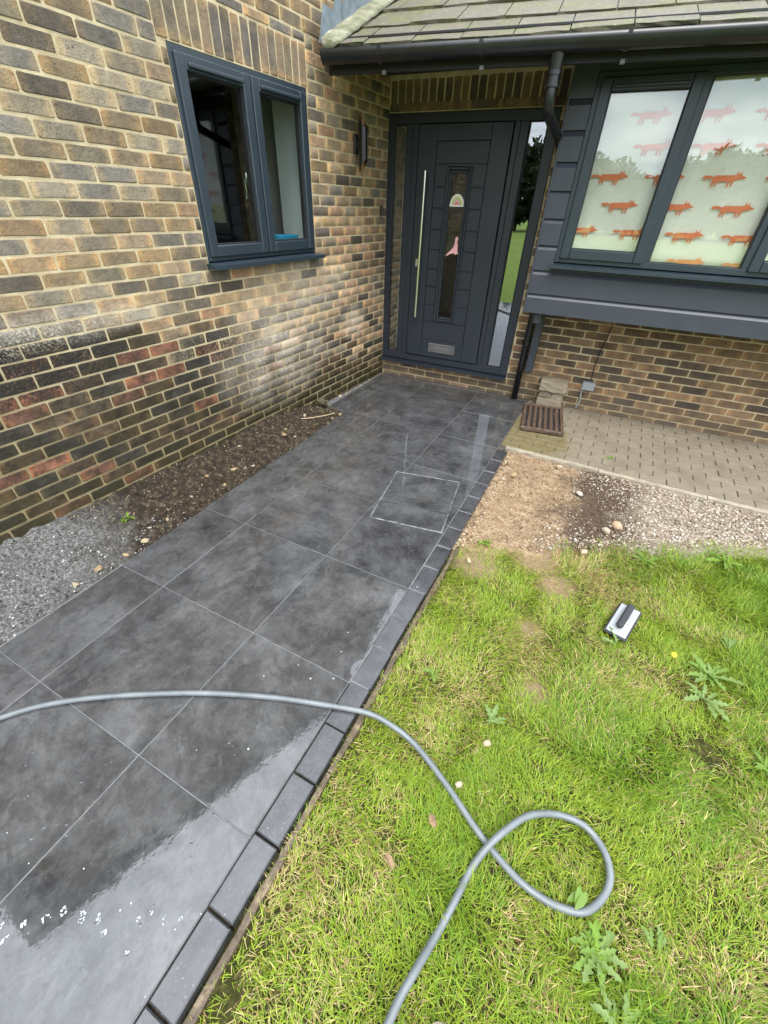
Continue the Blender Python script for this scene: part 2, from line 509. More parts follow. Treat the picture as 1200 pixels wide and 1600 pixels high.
t = NT('soil'); p = t.geo()
c = t.ramp(t.noise(p, 24, 8, 0.7), [(0.34, (0.013, 0.010, 0.007)), (0.53, (0.055, 0.040, 0.025)), (0.68, (0.16, 0.122, 0.08))])
gx = t.blob(p, (0.15, -4.5, 0.1), (0.75, 1.25, 0.8))
gr = t.ramp(t.noise(p, 62, 7, 0.85), [(0.34, (0.03, 0.03, 0.028)), (0.5, (0.16, 0.158, 0.15)), (0.66, (0.46, 0.46, 0.44))])
c = t.mix(t.ramp(t.math('ADD', gx, t.math('MULTIPLY', t.math('SUBTRACT', t.noise(p, 6, 4), 0.5), 0.5)), [(0.22, 0.0), (0.55, 1.0)]), c, gr)
t.set(color=c, rough=0.85, spec=0.25)
t.bump(t.noise(p, 45, 8, 0.8), 1.0, 0.035); M['soil'] = t.m

t = NT('gravel_bed'); p = t.geo()
sand = t.ramp(t.noise(p, 18, 8, 0.7), [(0.3, (0.15, 0.098, 0.055)), (0.55, (0.28, 0.195, 0.115)), (0.75, (0.42, 0.33, 0.22))])
dark = t.ramp(t.noise(p, 30, 8, 0.7), [(0.3, (0.03, 0.021, 0.015)), (0.7, (0.12, 0.082, 0.055))])
buff = t.ramp(t.noise(p, 30, 8, 0.7), [(0.3, (0.12, 0.095, 0.07)), (0.7, (0.34, 0.29, 0.22))])
px, py, pz = t.xyz(p)
wob = t.math('MULTIPLY', t.math('SUBTRACT', t.noise(p, 3.5, 5), 0.5), 0.9)
f1 = t.ramp(t.math('ADD', px, wob), [(0.0, 0.0), (1.0, 1.0)])
s1 = t.math('MULTIPLY', t.math('SUBTRACT', t.math('ADD', px, wob), 2.52), 4.0, clamp=True)
s2 = t.math('MULTIPLY', t.math('SUBTRACT', t.math('ADD', px, wob), 2.98), 4.0, clamp=True)
c = t.mix(s1, sand, dark); c = t.mix(s2, c, buff)
t.set(color=c, rough=0.9, spec=0.2)
t.bump(t.noise(p, 60, 8, 0.75), 1.0, 0.015); M['gravel_bed'] = t.m

t = NT('pebble'); p = t.geo()
c = t.mix(t.ramp(t.noise(p, 90, 5, 0.7), [(0.35, 0.0), (0.7, 0.6)]), t.attr(), t.mix(1.0, t.attr(), (0.5, 0.47, 0.44), 'MULTIPLY'))
t.set(color=c, rough=0.75, spec=0.3); t.bump(t.noise(p, 140, 4), 0.6, 0.003); M['pebble'] = t.m

t = NT('stone'); p = t.geo()
c = t.mix(t.ramp(t.noise(p, 70, 6, 0.7), [(0.35, 0.0), (0.7, 0.7)]), t.objcol(), t.mix(1.0, t.objcol(), (0.5, 0.46, 0.42), 'MULTIPLY'))
t.set(color=c, rough=0.75, spec=0.3); t.bump(t.noise(p, 90, 6), 0.8, 0.006); M['stone'] = t.m

t = NT('moss_stone'); p = t.geo()
t.set(color=t.ramp(t.noise(p, 35, 7, 0.7), [(0.3, (0.020, 0.020, 0.007)), (0.55, (0.055, 0.052, 0.018)), (0.75, (0.12, 0.105, 0.04))]), rough=0.7)
t.bump(t.noise(p, 120, 6), 0.8, 0.006); M['moss_stone'] = t.m

t = NT('paver'); p = t.geo()
c = t.mix(t.noise(p, 13, 7, 0.7), (0.105, 0.088, 0.062), (0.25, 0.215, 0.155))
c = t.mix(t.math('MULTIPLY', t.objrand(), 0.6), c, (0.16, 0.13, 0.095))
c = t.mix(t.ramp(t.noise(p, 3.2, 6, 0.6), [(0.48, 0.0), (0.7, 0.55)]), c, (0.105, 0.085, 0.055))
mud = t.blob(p, (2.08, -0.75, 0), (0.62, 0.72, 1))
mudf = t.ramp(t.math('ADD', mud, t.math('MULTIPLY', t.math('SUBTRACT', t.noise(p, 7, 6, 0.65), 0.5), 0.7)), [(0.28, 0.0), (0.42, 0.9)])
c = t.mix(mudf, c, t.mix(t.noise(p, 16, 6), (0.085, 0.07, 0.028), (0.19, 0.155, 0.075)))
t.set(color=c, rough=t.ramp(mudf, [(0.0, 0.8), (1.0, 0.45)]), spec=0.3)
t.bump(t.noise(p, 110, 6, 0.7), 0.6, 0.003); M['paver'] = t.m
plain('paver_joint', (0.065, 0.055, 0.040), 0.95, var=0.5, scale=30)
plain('concrete', (0.27, 0.235, 0.175), 0.9, var=0.3, scale=14, bumpd=0.004)

t = NT('ground'); p = t.geo()
c = t.ramp(t.noise(p, 30, 8, 0.7), [(0.28, (0.025, 0.028, 0.007)), (0.5, (0.060, 0.062, 0.016)), (0.72, (0.18, 0.145, 0.055))])
c2 = t.ramp(t.noise(p, 0.35, 6, 0.6), [(0.3, (0.085, 0.135, 0.025)), (0.7, (0.13, 0.18, 0.04))])
dv = t.n.new('ShaderNodeVectorMath'); dv.operation = 'DISTANCE'; t.l.new(p, dv.inputs[0]); dv.inputs[1].default_value = (3.0, -3.2, 0)
c = t.mix(t.math('MULTIPLY', t.math('SUBTRACT', dv.outputs['Value'], 2.6), 1.0, clamp=True), c, t.mix(t.noise(p, 40, 6), c2, t.mix(1.0, c2, (1.5, 1.45, 1.3), 'MULTIPLY')))
bs = None
for bx, by, br in ((2.767, -2.62, 0.17), (2.823, -3.361, 0.13), (2.30, -2.68, 0.22), (2.62, -2.42, 0.25), (2.70, -3.02, 0.12)):
    b_ = t.blob(p, (bx, by, 0), (br, br, 1)); bs = b_ if bs is None else t.math('MAXIMUM', bs, b_)
bf = t.ramp(t.math('ADD', bs, t.math('MULTIPLY', t.math('SUBTRACT', t.noise(p, 16, 5), 0.5), 0.5)), [(0.15, 0.0), (0.5, 1.0)])
c = t.mix(bf, c, t.mix(t.noise(p, 40, 6, 0.7), (0.18, 0.125, 0.065), (0.38, 0.28, 0.165)))
t.set(color=c, rough=0.95, spec=0.15); t.bump(t.noise(p, 50, 8, 0.75), 1.0, 0.03); M['ground'] = t.m

t = NT('grass'); c = t.attr()
t.set(color=c, rough=0.5, spec=0.35)
tl = t.n.new('ShaderNodeBsdfTranslucent'); t.l.new(t.mix(1.0, c, (1.5, 1.35, 0.7), 'MULTIPLY'), tl.inputs['Color'])
ms = t.n.new('ShaderNodeMixShader'); ms.inputs[0].default_value = 0.3
t.l.new(t.b.outputs[0], ms.inputs[1]); t.l.new(tl.outputs[0], ms.inputs[2]); t.l.new(ms.outputs[0], t.out.inputs['Surface'])
M['grass'] = t.m


def leaf_mat(name, a, b, scale=3.0):
    t = NT(name); p = t.geo()
    c = t.mix(t.noise(p, scale, 5, 0.6), a, b)
    t.set(color=c, rough=0.5, spec=0.35)
    tl = t.n.new('ShaderNodeBsdfTranslucent'); t.l.new(t.mix(1.0, c, (1.4, 1.4, 0.7), 'MULTIPLY'), tl.inputs['Color'])
    ms = t.n.new('ShaderNodeMixShader'); ms.inputs[0].default_value = 0.3
    t.l.new(t.b.outputs[0], ms.inputs[1]); t.l.new(tl.outputs[0], ms.inputs[2]); t.l.new(ms.outputs[0], t.out.inputs['Surface'])
    M[name] = t.m


leaf_mat('weed_green', (0.085, 0.165, 0.022), (0.17, 0.26, 0.045), 30)
leaf_mat('weed_pale', (0.095, 0.165, 0.040), (0.19, 0.26, 0.075), 45)
leaf_mat('weed_lime', (0.10, 0.20, 0.018), (0.17, 0.27, 0.03), 30)
leaf_mat('tree_green', (0.016, 0.026, 0.010), (0.036, 0.052, 0.018), 1.2)
leaf_mat('tree_dark', (0.010, 0.018, 0.008), (0.024, 0.036, 0.013), 1.2)
plain('bark', (0.07, 0.055, 0.04), 0.9, var=0.4, scale=6, bumpd=0.02, bscale=18)

t = NT('timber'); p = t.geo()
c = t.ramp(t.noise(p, 22, 8, 0.7), [(0.3, (0.025, 0.017, 0.010)), (0.52, (0.085, 0.060, 0.034)), (0.72, (0.24, 0.185, 0.11))])
t.set(color=c, rough=0.6); t.bump(t.noise(p, 70, 6), 0.8, 0.006); M['timber'] = t.m

t = NT('slate'); p = t.geo()
c = t.mix(t.noise(p, 7, 8, 0.7), (0.052, 0.048, 0.038), (0.165, 0.152, 0.118))
c = t.mix(t.math('MULTIPLY', t.objrand(), 0.4), c, (0.15, 0.142, 0.12))
c = t.mix(t.ramp(t.noise(p, 5, 7, 0.7), [(0.42, 0.0), (0.65, 0.75)]), c, (0.12, 0.125, 0.048))
c = t.mix(t.ramp(t.noise(p, 40, 5, 0.7), [(0.55, 0.0), (0.68, 0.6)]), c, (0.27, 0.25, 0.20))
t.set(color=c, rough=0.85, spec=0.25); t.bump(t.noise(p, 60, 7, 0.7), 0.8, 0.006); M['slate'] = t.m

t = NT('fillet'); p = t.geo()
c = t.ramp(t.noise(p, 12, 8, 0.7), [(0.3, (0.07, 0.073, 0.04)), (0.5, (0.17, 0.172, 0.105)), (0.72, (0.33, 0.325, 0.255))])
t.set(color=c, rough=0.9); t.bump(t.noise(p, 50, 6), 0.8, 0.01); M['fillet'] = t.m

t = NT('rust_mat'); p = t.geo()
c = t.ramp(t.noise(p, 26, 8, 0.7), [(0.3, (0.030, 0.018, 0.012)), (0.55, (0.085, 0.052, 0.034)), (0.75, (0.20, 0.14, 0.085))])
t.set(color=c, rough=0.6); t.bump(t.noise(p, 120, 5), 0.7, 0.004); M['rust_mat'] = t.m

# ------------------------------------------------------------------ ground
g = MB()
g.add([(-150, -190, -0.055), (150, -190, -0.055), (150, 60, -0.055), (-150, 60, -0.055)], [(0, 1, 2, 3)])
tag(g.build('ground', M['ground']), kind='structure')


# ------------------------------------------------------------------ path of dark slabs
TH = 0.0481
GX, GY, SX, SY = 0.1437, -2.5845, 0.6501, 0.6516


def grid(c, r):
    a, b = c * SX, -r * SY
    return (GX + a * math.cos(TH) - b * math.sin(TH), GY + a * math.sin(TH) + b * math.cos(TH))


def clip(poly, nx, ny, d):
    """keep nx*x+ny*y<=d"""
    out = []
    for i in range(len(poly)):
        a, b = poly[i], poly[(i + 1) % len(poly)]
        da, db = nx * a[0] + ny * a[1] - d, nx * b[0] + ny * b[1] - d
        if da <= 0: out.append(a)
        if da * db < 0:
            k = da / (da - db)
            out.append((a[0] + (b[0] - a[0]) * k, a[1] + (b[1] - a[1]) * k))
    return out


def inset(poly, g_):
    cx_, cy_ = sum(p[0] for p in poly) / len(poly), sum(p[1] for p in poly) / len(poly)
    o = poly
    n = len(poly)
    for i in range(n):
        a, b = poly[i], poly[(i + 1) % n]
        ex, ey = b[0] - a[0], b[1] - a[1]
        L = math.hypot(ex, ey)
        if L < 1e-4: continue
        nx, ny = ey / L, -ex / L
        if nx * (cx_ - a[0]) + ny * (cy_ - a[1]) > 0: nx, ny = -nx, -ny
        o = clip(o, nx, ny, nx * a[0] + ny * a[1] - g_)
    return o


def wallclip(poly, off=0.012):
    poly = clip(poly, -EN.x, -EN.y, -(EN.x * WO.x + EN.y * WO.y) - off)
    return clip(poly, -1, 0, -0.02)


def left_c(r0, r1):
    rm = (r0 + r1) / 2
    if rm < -2: return 0.03
    return 0.425 + 0.015 * rm


C3 = 2.866
bed = MB()
b0 = wallclip([grid(0.45, -2), grid(0.45, 4.6), grid(C3, 4.6), grid(C3, -4.4), grid(-0.2, -4.4), grid(-0.2, -2)])
bed.slab(b0[::-1], -0.05, -0.0022)
path = bed.build('path', M['grout'])
tag(path, kind='structure', label='path of large dark grey wet slabs leading to the front door')


def slab_piece(name, poly, z1, mat, parent, th=0.02, bev=0.0015, dz=0.0):
    top = inset(poly, bev)
    n = len(poly)
    if len(top) != n:
        m = MB().slab(poly, z1 - th, z1)
    else:
        m = MB()
        m.add([(x, y, z1 - th) for x, y in poly] + [(x, y, z1 - bev) for x, y in poly] + [(x, y, z1) for x, y in top],
              [tuple(range(2 * n, 3 * n))] + [(k, (k + 1) % n, (k + 1) % n + n, k + n) for k in range(n)] + [(k + n, (k + 1) % n + n, (k + 1) % n + 2 * n, k + 2 * n) for k in range(n)])
    return m.build(name, mat, parent)


for r in range(-5, 5):
    for c0, c1 in ((None, 1), (1, 2), (2, C3)):
        a = left_c(r, r + 1) if c0 is None else c0
        pl = [grid(a, r + 1), grid(c1, r + 1), grid(c1, r), grid(a, r)]
        pl = wallclip(pl)
        if len(pl) < 3: continue
        pl = inset(pl, 0.0017)
        if len(pl) < 3: continue
        slab_piece('paving_slab', pl, random.uniform(-0.0006, 0.0006), M['tile'], path)

# dark block edging down the lawn side
ys = -1.30
k = 0
while ys > -5.6:
    L = 0.2145
    r0, r1 = (GY - ys) / SY - 0.0, (GY - ys + L) / SY
    w = 0.100
    dz = random.uniform(-0.002, 0.003) + (0.002 if ys < -3.9 else 0)
    gap = 0.0028 if ys > -3.9 else 0.0036
    ca, cb = C3 + (0.006 if ys > -3.9 else 0.008), C3 + w / SX
    jt = random.uniform(-0.004, 0.004)
    pl = [grid(ca + jt, r1 - gap / SY), grid(cb + jt, r1 - gap / SY), grid(cb + jt, r0 + gap / SY), grid(ca + jt, r0 + gap / SY)]
    slab_piece('edging_block', pl, dz, M['block'], path, th=0.055, bev=0.004)
    ys -= L
    k += 1
MB().slab([grid(C3, 2.0), grid(C3 + 0.145, 2.0), grid(C3 + 0.145, -1.97), grid(C3, -1.97)], -0.05, -0.004).build('edging_bed', M['grout'], path)
MB().slab([grid(C3, 4.7), grid(C3 + 0.14, 4.7), grid(C3 + 0.14, 2.004), grid(C3, 2.004)], -0.05, -0.012).build('edging_bed', M['soil'], path)

# recessed inspection cover with thin bright edges
ic = empty('inspection_cover', (1.69, -2.32, 0.0))
tag(ic, 'square recessed manhole cover with thin bright metal edges, let into the dark path', 'manhole cover')
q = [Vector((1.366, -2.058, 0)), Vector((1.868, -1.930, 0)), Vector((2.000, -2.590, 0)), Vector((1.500, -2.700, 0))]
off = Vector((1.69, -2.32, 0))


def lerp2(s, t_):
    return q[3] * (1 - s) * (1 - t_) + q[2] * s * (1 - t_) + q[1] * s * t_ + q[0] * (1 - s) * t_ - off


for a, b in ((0, 0.335), (0.343, 1)):
    pl = [lerp2(.02, a + .012), lerp2(.98, a + .012), lerp2(.98, b - .008), lerp2(.02, b - .008)]
    slab_piece('infill_slab', [(p.x, p.y) for p in pl], 0.0032, M['tile'], ic, th=0.0026, bev=0.0008)
for k in range(4):
    a, b = q[k] - off, q[(k + 1) % 4] - off
    d = (b - a).normalized(); n = Vector((-d.y, d.x, 0))
    if n.dot(-(a + b)) < 0: n = -n
    for o0, o1, zt in ((0.0, 0.0018, 0.0046), (0.0062, 0.0076, 0.0044)):
        pl = [a + n * o0 - d * 0.001, b + n * o0 + d * 0.001, b + n * o1, a + n * o1]
        MB().slab([(p.x, p.y) for p in pl], 0.0012, zt).build('metal_edge', M['bright_edge'], ic)

# ------------------------------------------------------------------ brick house
house = empty('brick_house', (0, 0, 0))
tag(house, 'weathered brown brick house with grey framed windows, grey front door and low slate porch roof', 'house')


def brick_mesh(seed, lx, lz, mat, depth=0.05, proud=0.0):
    """one worn brick: face in local xz, front at y=-proud; irregular rounded outline"""
    r = random.Random(seed)
    hx, hz = lx / 2, lz / 2
    ch = lambda: r.uniform(0.003, 0.009)
    cs = [ch() for _ in range(4)]
    j = lambda: r.uniform(-0.0012, 0.0012)
    outer = [(-hx + cs[0], -hz + j()), (0.0 + j() * 8, -hz + j()), (hx - cs[1], -hz + j()), (hx + j(), -hz + cs[1] * .8), (hx + j(), hz - cs[2] * .8), (hx - cs[2], hz + j()), (0.0 + j() * 8, hz + j()), (-hx + cs[3], hz + j()), (-hx + j(), hz - cs[3] * .8), (-hx + j(), -hz + cs[0] * .8)]
    v, f = [], []
    n = len(outer)
    fr = []
    for x, z in outer:
        s = r.uniform(0.004, 0.008)
        fr.append((x - math.copysign(min(s, hx * .3), x) if abs(x) > hx * .8 else x, z - math.copysign(min(s * .8, hz * .3), z)))
    for x, z in fr: v.append((x, -proud + r.uniform(-0.0012, 0.0012), z))
    for x, z in outer: v.append((x, -proud + 0.0045, z))
    for x, z in outer: v.append((x, -proud + depth, z))
    f += [(0, 1, 6, 7), (1, 2, 5, 6), (2, 3, 4, 5), (7, 8, 9, 0)]
    for b in (0, n):
        for k in range(n):
            f.append((b + k, b + n + k, b + n + (k + 1) % n, b + (k + 1) % n))
    uv = [((x / lx) + 0.5, (z / lz) + 0.5) for x, _, z in v]
    return v, f, uv


def mk_brick(name, v, f, uv, mat):
    me = bpy.data.meshes.new(name)
    me.from_pydata(v, [], f)
    ul = me.uv_layers.new(name='UVMap')
    vi = np.empty(len(me.loops), np.int32); me.loops.foreach_get('vertex_index', vi)
    ul.data.foreach_set('uv', np.array(uv, np.float32)[vi].ravel())
    me.materials.append(mat)
    return me


def subtract(rect, ops):
    rs = [rect]
    for (a0, a1, b0, b1) in ops:
        nx = []
        for (s0, s1, z0, z1) in rs:
            if s1 <= a0 or s0 >= a1 or z1 <= b0 or z0 >= b1:
                nx.append((s0, s1, z0, z1)); continue
            if s0 < a0: nx.append((s0, a0 - 0.002, z0, z1))
            if s1 > a1: nx.append((a1 + 0.002, s1, z0, z1))
            m0, m1 = max(s0, a0), min(s1, a1)
            if z0 < b0 and b0 - z0 > 0.02: nx.append((m0, m1, z0, b0 - 0.004))
            if z1 > b1 and z1 - b1 > 0.02: nx.append((m0, m1, b1 + 0.004, z1))
        rs = nx
    return [q_ for q_ in rs if q_[1] - q_[0] > 0.03 and q_[3] - q_[2] > 0.018]


def lay(s0, s1, z0, z1, phase, ops, zoff, seed):
    r = random.Random(seed)
    out = []
    k0 = int(math.floor((z0 - zoff) / 0.075))
    k1 = int(math.ceil((z1 - zoff) / 0.075))
    for k in range(k0, k1):
        zb = zoff + k * 0.075
        s = phase + (0.1125 if k % 2 else 0) - 0.225 * 60 + r.uniform(-0.008, 0.008)
        while s < s1:
            e = s + 0.225
            a, b = max(s + 0.0034, s0), min(e - 0.0034, s1)
            if b - a > 0.03:
                out += [(p_, k) for p_ in subtract((a, b, zb + 0.0038, zb + 0.0712), ops)]
            s = e
    return out


def ndc(p):
    d = p - CAM
    x = sum(CR[i][0] * d[i] for i in range(3)); y = sum(CR[i][1] * d[i] for i in range(3)); z = -sum(CR[i][2] * d[i] for i in range(3))
    if z < 0.05: return None
    return (600 + 641 * x / z, 800 - 641 * y / z, z)


PAL_UP = [(0.150, 0.120, 0.085), (0.175, 0.140, 0.095), (0.125, 0.105, 0.080), (0.110, 0.104, 0.098), (0.130, 0.125, 0.118), (0.205, 0.150, 0.100), (0.150, 0.115, 0.075), (0.085, 0.075, 0.065), (0.16, 0.145, 0.12), (0.19, 0.15, 0.11), (0.15, 0.135, 0.105), (0.17, 0.15, 0.12)]
PAL_MID = [(0.25, 0.19, 0.12), (0.20, 0.155, 0.105), (0.22, 0.155, 0.11), (0.26, 0.185, 0.13), (0.085, 0.075, 0.068), (0.16, 0.14, 0.115), (0.055, 0.048, 0.043), (0.24, 0.16, 0.11), (0.28, 0.22, 0.15), (0.13, 0.105, 0.08)]
PAL_LOW = [(0.045, 0.040, 0.030), (0.060, 0.046, 0.028), (0.075, 0.055, 0.030), (0.038, 0.036, 0.030), (0.090, 0.070, 0.048), (0.050, 0.046, 0.042), (0.055, 0.042, 0.022), (0.085, 0.058, 0.038), (0.07, 0.05, 0.035), (0.11, 0.075, 0.05)]
PAL_RED = [(0.215, 0.100, 0.066), (0.190, 0.092, 0.062), (0.165, 0.085, 0.058)]
PAL_DOOR = [(0.140, 0.102, 0.066), (0.125, 0.090, 0.058), (0.075, 0.059, 0.045), (0.085, 0.062, 0.042), (0.165, 0.115, 0.070), (0.100, 0.075, 0.052), (0.065, 0.054, 0.044), (0.15, 0.105, 0.068)]


def gable_colour(y, z):
    w = (z - 1.12 + 0.10 * (y + 3.3)) / 0.25 + random.gauss(0, .3)     # damp line falls towards the door
    damp_line = 1.18 + min(0, (y + 3.4)) * 0.02 - max(0, y + 3.4) * 0.27
    d = z - damp_line + random.gauss(0, 0.12)
    if d < 0:
        c_ = random.choice(PAL_LOW)
        if random.random() < (0.2 if y < -2.6 else 0.07): c_ = random.choice(PAL_RED)
    elif y > -2.45 and z < 1.75:
        c_ = random.choice(PAL_MID)
    elif y > -1.2:
        c_ = random.choice(PAL_MID + PAL_UP)
    else:
        c_ = random.choice(PAL_UP)
    s = random.uniform(0.78, 1.28) * (1.22 if d >= 0 else 1.0)
    k = 1.0 if d >= 0 else 0.5
    return (c_[0] * s * (1 + 0.05 * k), c_[1] * s, c_[2] * s * (1 - 0.10 * k), 1)


# --- gable wall, plane X = 0
WIN = (-2.395, -1.205, 1.350, 2.421)
SOLD = (-2.452, -1.190, 2.421, 2.645)
YA, YB = -5.16, 0.075


def gable_top(y):
    return 5.95 - abs(y + 1.15) * 0.69


rects = lay(YA, 3.2, -0.15, 5.9, -3.3426, [WIN, SOLD, (YB, 9, -1, 3.05)], 1.721, 3)
gw = MB()
# backing with a real opening for the window
GT = [(YA, -0.15), (YB + 0.3, -0.15), (YB + 0.3, WIN[2]), (YA, WIN[2])]
gw.prism(GT, 0.0030, 0.28)
gw.prism([(YA, WIN[2]), (WIN[0], WIN[2]), (WIN[0], WIN[3]), (YA, WIN[3])], 0.0030, 0.28)
gw.prism([(WIN[1], WIN[2]), (YB + 0.3, WIN[2]), (YB + 0.3, WIN[3]), (WIN[1], WIN[3])], 0.0030, 0.28)
gw.prism([(YA, WIN[3]), (YB + 3.3, WIN[3]), (YB + 3.3, gable_top(YB + 3.3)), (-1.15, 5.95), (YA, gable_top(YA))], 0.0030, 0.28)
gable = gw.build('gable_wall', M['mortar'], house, LEFT_M)
lib = {}


def brick_for(lx, lz, mat, depth=0.05):
    key = (round(lx * 40), round(lz * 100), random.randrange(7), mat.name)
    if key not in lib:
        v, f, uv = brick_mesh(hash(key[:3]) & 0xffff, round(lx * 40) / 40 if abs(lx - 0.216) > 0.012 else 0.216, lz, mat, depth)
        lib[key] = mk_brick('brick', v, f, uv, mat)
        lib[key]['lx'] = round(lx * 40) / 40 if abs(lx - 0.216) > 0.012 else 0.216
    return lib[key]


cand = []
for (s0, s1, z0, z1), k in rects:
    yc, zc = (s0 + s1) / 2, (z0 + z1) / 2
    if zc > gable_top(yc) - 0.12: continue
    pts = [ndc(Vector((0, y, z))) for y in (s0, s1) for z in (z0, z1)]
    area = 0
    if all(pts):
        x0, x1 = min(p[0] for p in pts), max(p[0] for p in pts)
        y0, y1 = min(p[1] for p in pts), max(p[1] for p in pts)
        if x1 > 0 and x0 < 1200 and y1 > 0 and y0 < 1600:
            area = 641 ** 2 * (s1 - s0) * (z1 - z0) * 2.68 / sum(p[2] ** 3 / 4 for p in pts)
            cx_ = (min(x1, 1200) - max(x0, 0)) / (x1 - x0) * (min(y1, 1600) - max(y0, 0)) / (y1 - y0)
            area *= cx_
    cand.append((area, s0, s1, z0, z1, k))
cand.sort(key=lambda c_: -c_[0])
JV, JF, JT, JC, JU = [], [], [], [], []
nv = 0
for i, (area, s0, s1, z0, z1, k) in enumerate(cand):
    yc, zc = (s0 + s1) / 2, (z0 + z1) / 2
    cc = gable_colour(yc, zc)
    lx, lz = s1 - s0, z1 - z0
    if i < 300:
        me = brick_for(lx, lz, M['brick_gable_obj'])
        o = link('brick', me, gable)
        o.location = (yc, random.uniform(-0.0015, 0.0015), zc)
        o.scale = (lx / me['lx'], 1, 1)
        o.rotation_euler = (0, random.gauss(0, 0.006), 0)
        o.color = cc
    else:
        v, f, uv = brick_mesh(random.randrange(1 << 20), lx, lz, None)
        a = np.array(v); a[:, 0] += yc; a[:, 2] += zc; a[:, 1] += random.uniform(-0.0015, 0.0015)
        JV.append(a); JC.append(np.tile(cc, (len(v), 1)))
        for q_ in f:
            JF += [j + nv for j in q_]; JT.append(len(q_)); JU += [uv[j] for j in q_]
        nv += len(v)
me = np_mesh('brickwork', np.concatenate(JV), JF, JT, M['brick_gable_joined'], np.concatenate(JC), uvs=JU)
tag(link('brickwork', me, gable), kind='stuff')
# soldier course over the window
ns = 16
for i in range(ns):
    w = (SOLD[1] - SOLD[0]) / ns
    yc = SOLD[0] + (i + 0.5) * w
    v, f, uv = brick_mesh(900 + i % 5, 0.214, w - 0.008, None)
    me = lib.setdefault(('s', i % 5), mk_brick('soldier_brick', v, f, uv, M['brick_gable_obj']))
    o = link('soldier_brick', me, gable)
    o.location = (yc, random.uniform(-0.002, 0.002), SOLD[2] + 0.112)
    o.rotation_euler = (0, math.pi / 2 + random.gauss(0, 0.008), 0)
    c_ = random.choice([(0.17, 0.135, 0.09), (0.14, 0.115, 0.085), (0.12, 0.105, 0.09), (0.20, 0.15, 0.10), (0.10, 0.085, 0.07)])
    o.color = (*c_, 1)

# --- entrance wall
DOOR = (-0.02, 1.578, 0.185, 2.440)
DS = (-0.02, 1.75, 2.440, 2.660)
UB = 6.2
ew = MB()
ew.prism([(0.003, -0.15), (UB, -0.15), (UB, DOOR[2]), (0.003, DOOR[2])], 0.0030, 0.28)
ew.prism([(DOOR[1], DOOR[2]), (UB, DOOR[2]), (UB, 2.9), (DOOR[1], 2.9)], 0.0030, 0.28)
ew.prism([(0.003, DOOR[3]), (DOOR[1], DOOR[3]), (DOOR[1], 2.9), (0.003, 2.9)], 0.0030, 0.28)
ent = ew.build('entrance_wall', M['mortar'], house, WALL_M)
rects = lay(0.004, 5.3, -0.1, 2.44, 0.02, [DOOR, (1.80, 9, 1.12, 9)], 0.185 - 0.075 * 3, 11)
for (s0, s1, z0, z1), k in rects:
    lx, lz = s1 - s0, z1 - z0
    me = brick_for(lx, lz, M['brick_entrance_obj'])
    o = link('brick', me, ent)
    o.location = ((s0 + s1) / 2, random.uniform(-0.0015, 0.0015), (z0 + z1) / 2)
    o.scale = (lx / me['lx'], 1, 1)
    o.rotation_euler = (0, random.gauss(0, 0.006), 0)
    c_ = random.choice(PAL_DOOR); s_ = random.uniform(0.85, 1.2)
    s_ *= 1.2
    o.color = (c_[0] * s_ * 1.12, c_[1] * s_ * 1.06, c_[2] * s_ * 0.98, 1)
nds = 23
for i in range(nds):
    w = (1.75 - 0.012) / nds
    me = lib.setdefault(('d', i % 5), None) or mk_brick('soldier_brick', *brick_mesh(950 + i % 5, 0.212, w - 0.008, None), M['brick_entrance_obj'])
    lib[('d', i % 5)] = me
    o = link('soldier_brick', me, ent)
    o.location = (0.012 + (i + 0.5) * w, random.uniform(-0.002, 0.002), 2.552)
    o.rotation_euler = (0, math.pi / 2, 0)
    c_ = random.choice(PAL_DOOR)
    o.color = (*c_, 1)
MB().box(0.004, 1.577, -0.004, 0.03, 2.4405, 2.4465).build('lintel_joint', M['mortar'], ent)


# --- casement window in the gable wall (local x = Y, -y = out)
def rect_frame(m, x0, x1, z0, z1, w, y0, y1, b=0.003):
    """four mitre-free bars"""
    m.bbox(x0, x0 + w, y0, y1, z0, z1, b); m.bbox(x1 - w, x1, y0, y1, z0, z1, b)
    m.bbox(x0 + w, x1 - w, y0 + 0.0005, y1 - 0.0005, z0, z0 + w, b); m.bbox(x0 + w, x1 - w, y0 + 0.0005, y1 - 0.0005, z1 - w, z1, b)


wz0, wz1 = 1.395, 2.418
wy0, wy1 = -2.392, -1.208
wm = -1.795
m = MB(); rect_frame(m, wy0, wy1, wz0, wz1, 0.035, 0.0, 0.07)
m.bbox(wm - 0.012, wm + 0.012, 0.001, 0.069, wz0 + 0.035, wz1 - 0.035)
win = m.build('window', M['frame_grey'], house, LEFT_M)
for x0, x1 in ((wy0 + 0.026, wm - 0.005), (wm + 0.005, wy1 - 0.026)):
    m = MB(); rect_frame(m, x0, x1, wz0 + 0.026, wz1 - 0.028, 0.068, -0.018, 0.05, 0.006)
    m.build('sash', M['frame_grey'], win)
    m = MB(); rect_frame(m, x0 + 0.064, x1 - 0.064, wz0 + 0.090, wz1 - 0.092, 0.012, 0.004, 0.045, 0.002)
    m.build('gasket', M['gasket'], win)
    MB().box(x0 + 0.06, x1 - 0.06, 0.018, 0.026, wz0 + 0.086, wz1 - 0.088).build('pane', M['glass'], win)
    m = MB(); m.bbox(x0 + 0.075, x1 - 0.075, -0.036, -0.0185, wz1 - 0.083, wz1 - 0.062, 0.005)
    m.build('trickle_vent', M['frame_grey'], win)
m = MB()
m.prism([(wy0 - 0.02, 0), (wy1 + 0.03, 0), (wy1 + 0.03, 1), (wy0 - 0.02, 1)], 0, 1)
m.v = [(x, (-0.085 if y == 0 else 0.05), (1.352 if z == 0 else (1.378 if y == 0 else 1.394))) for x, y, z in m.v]
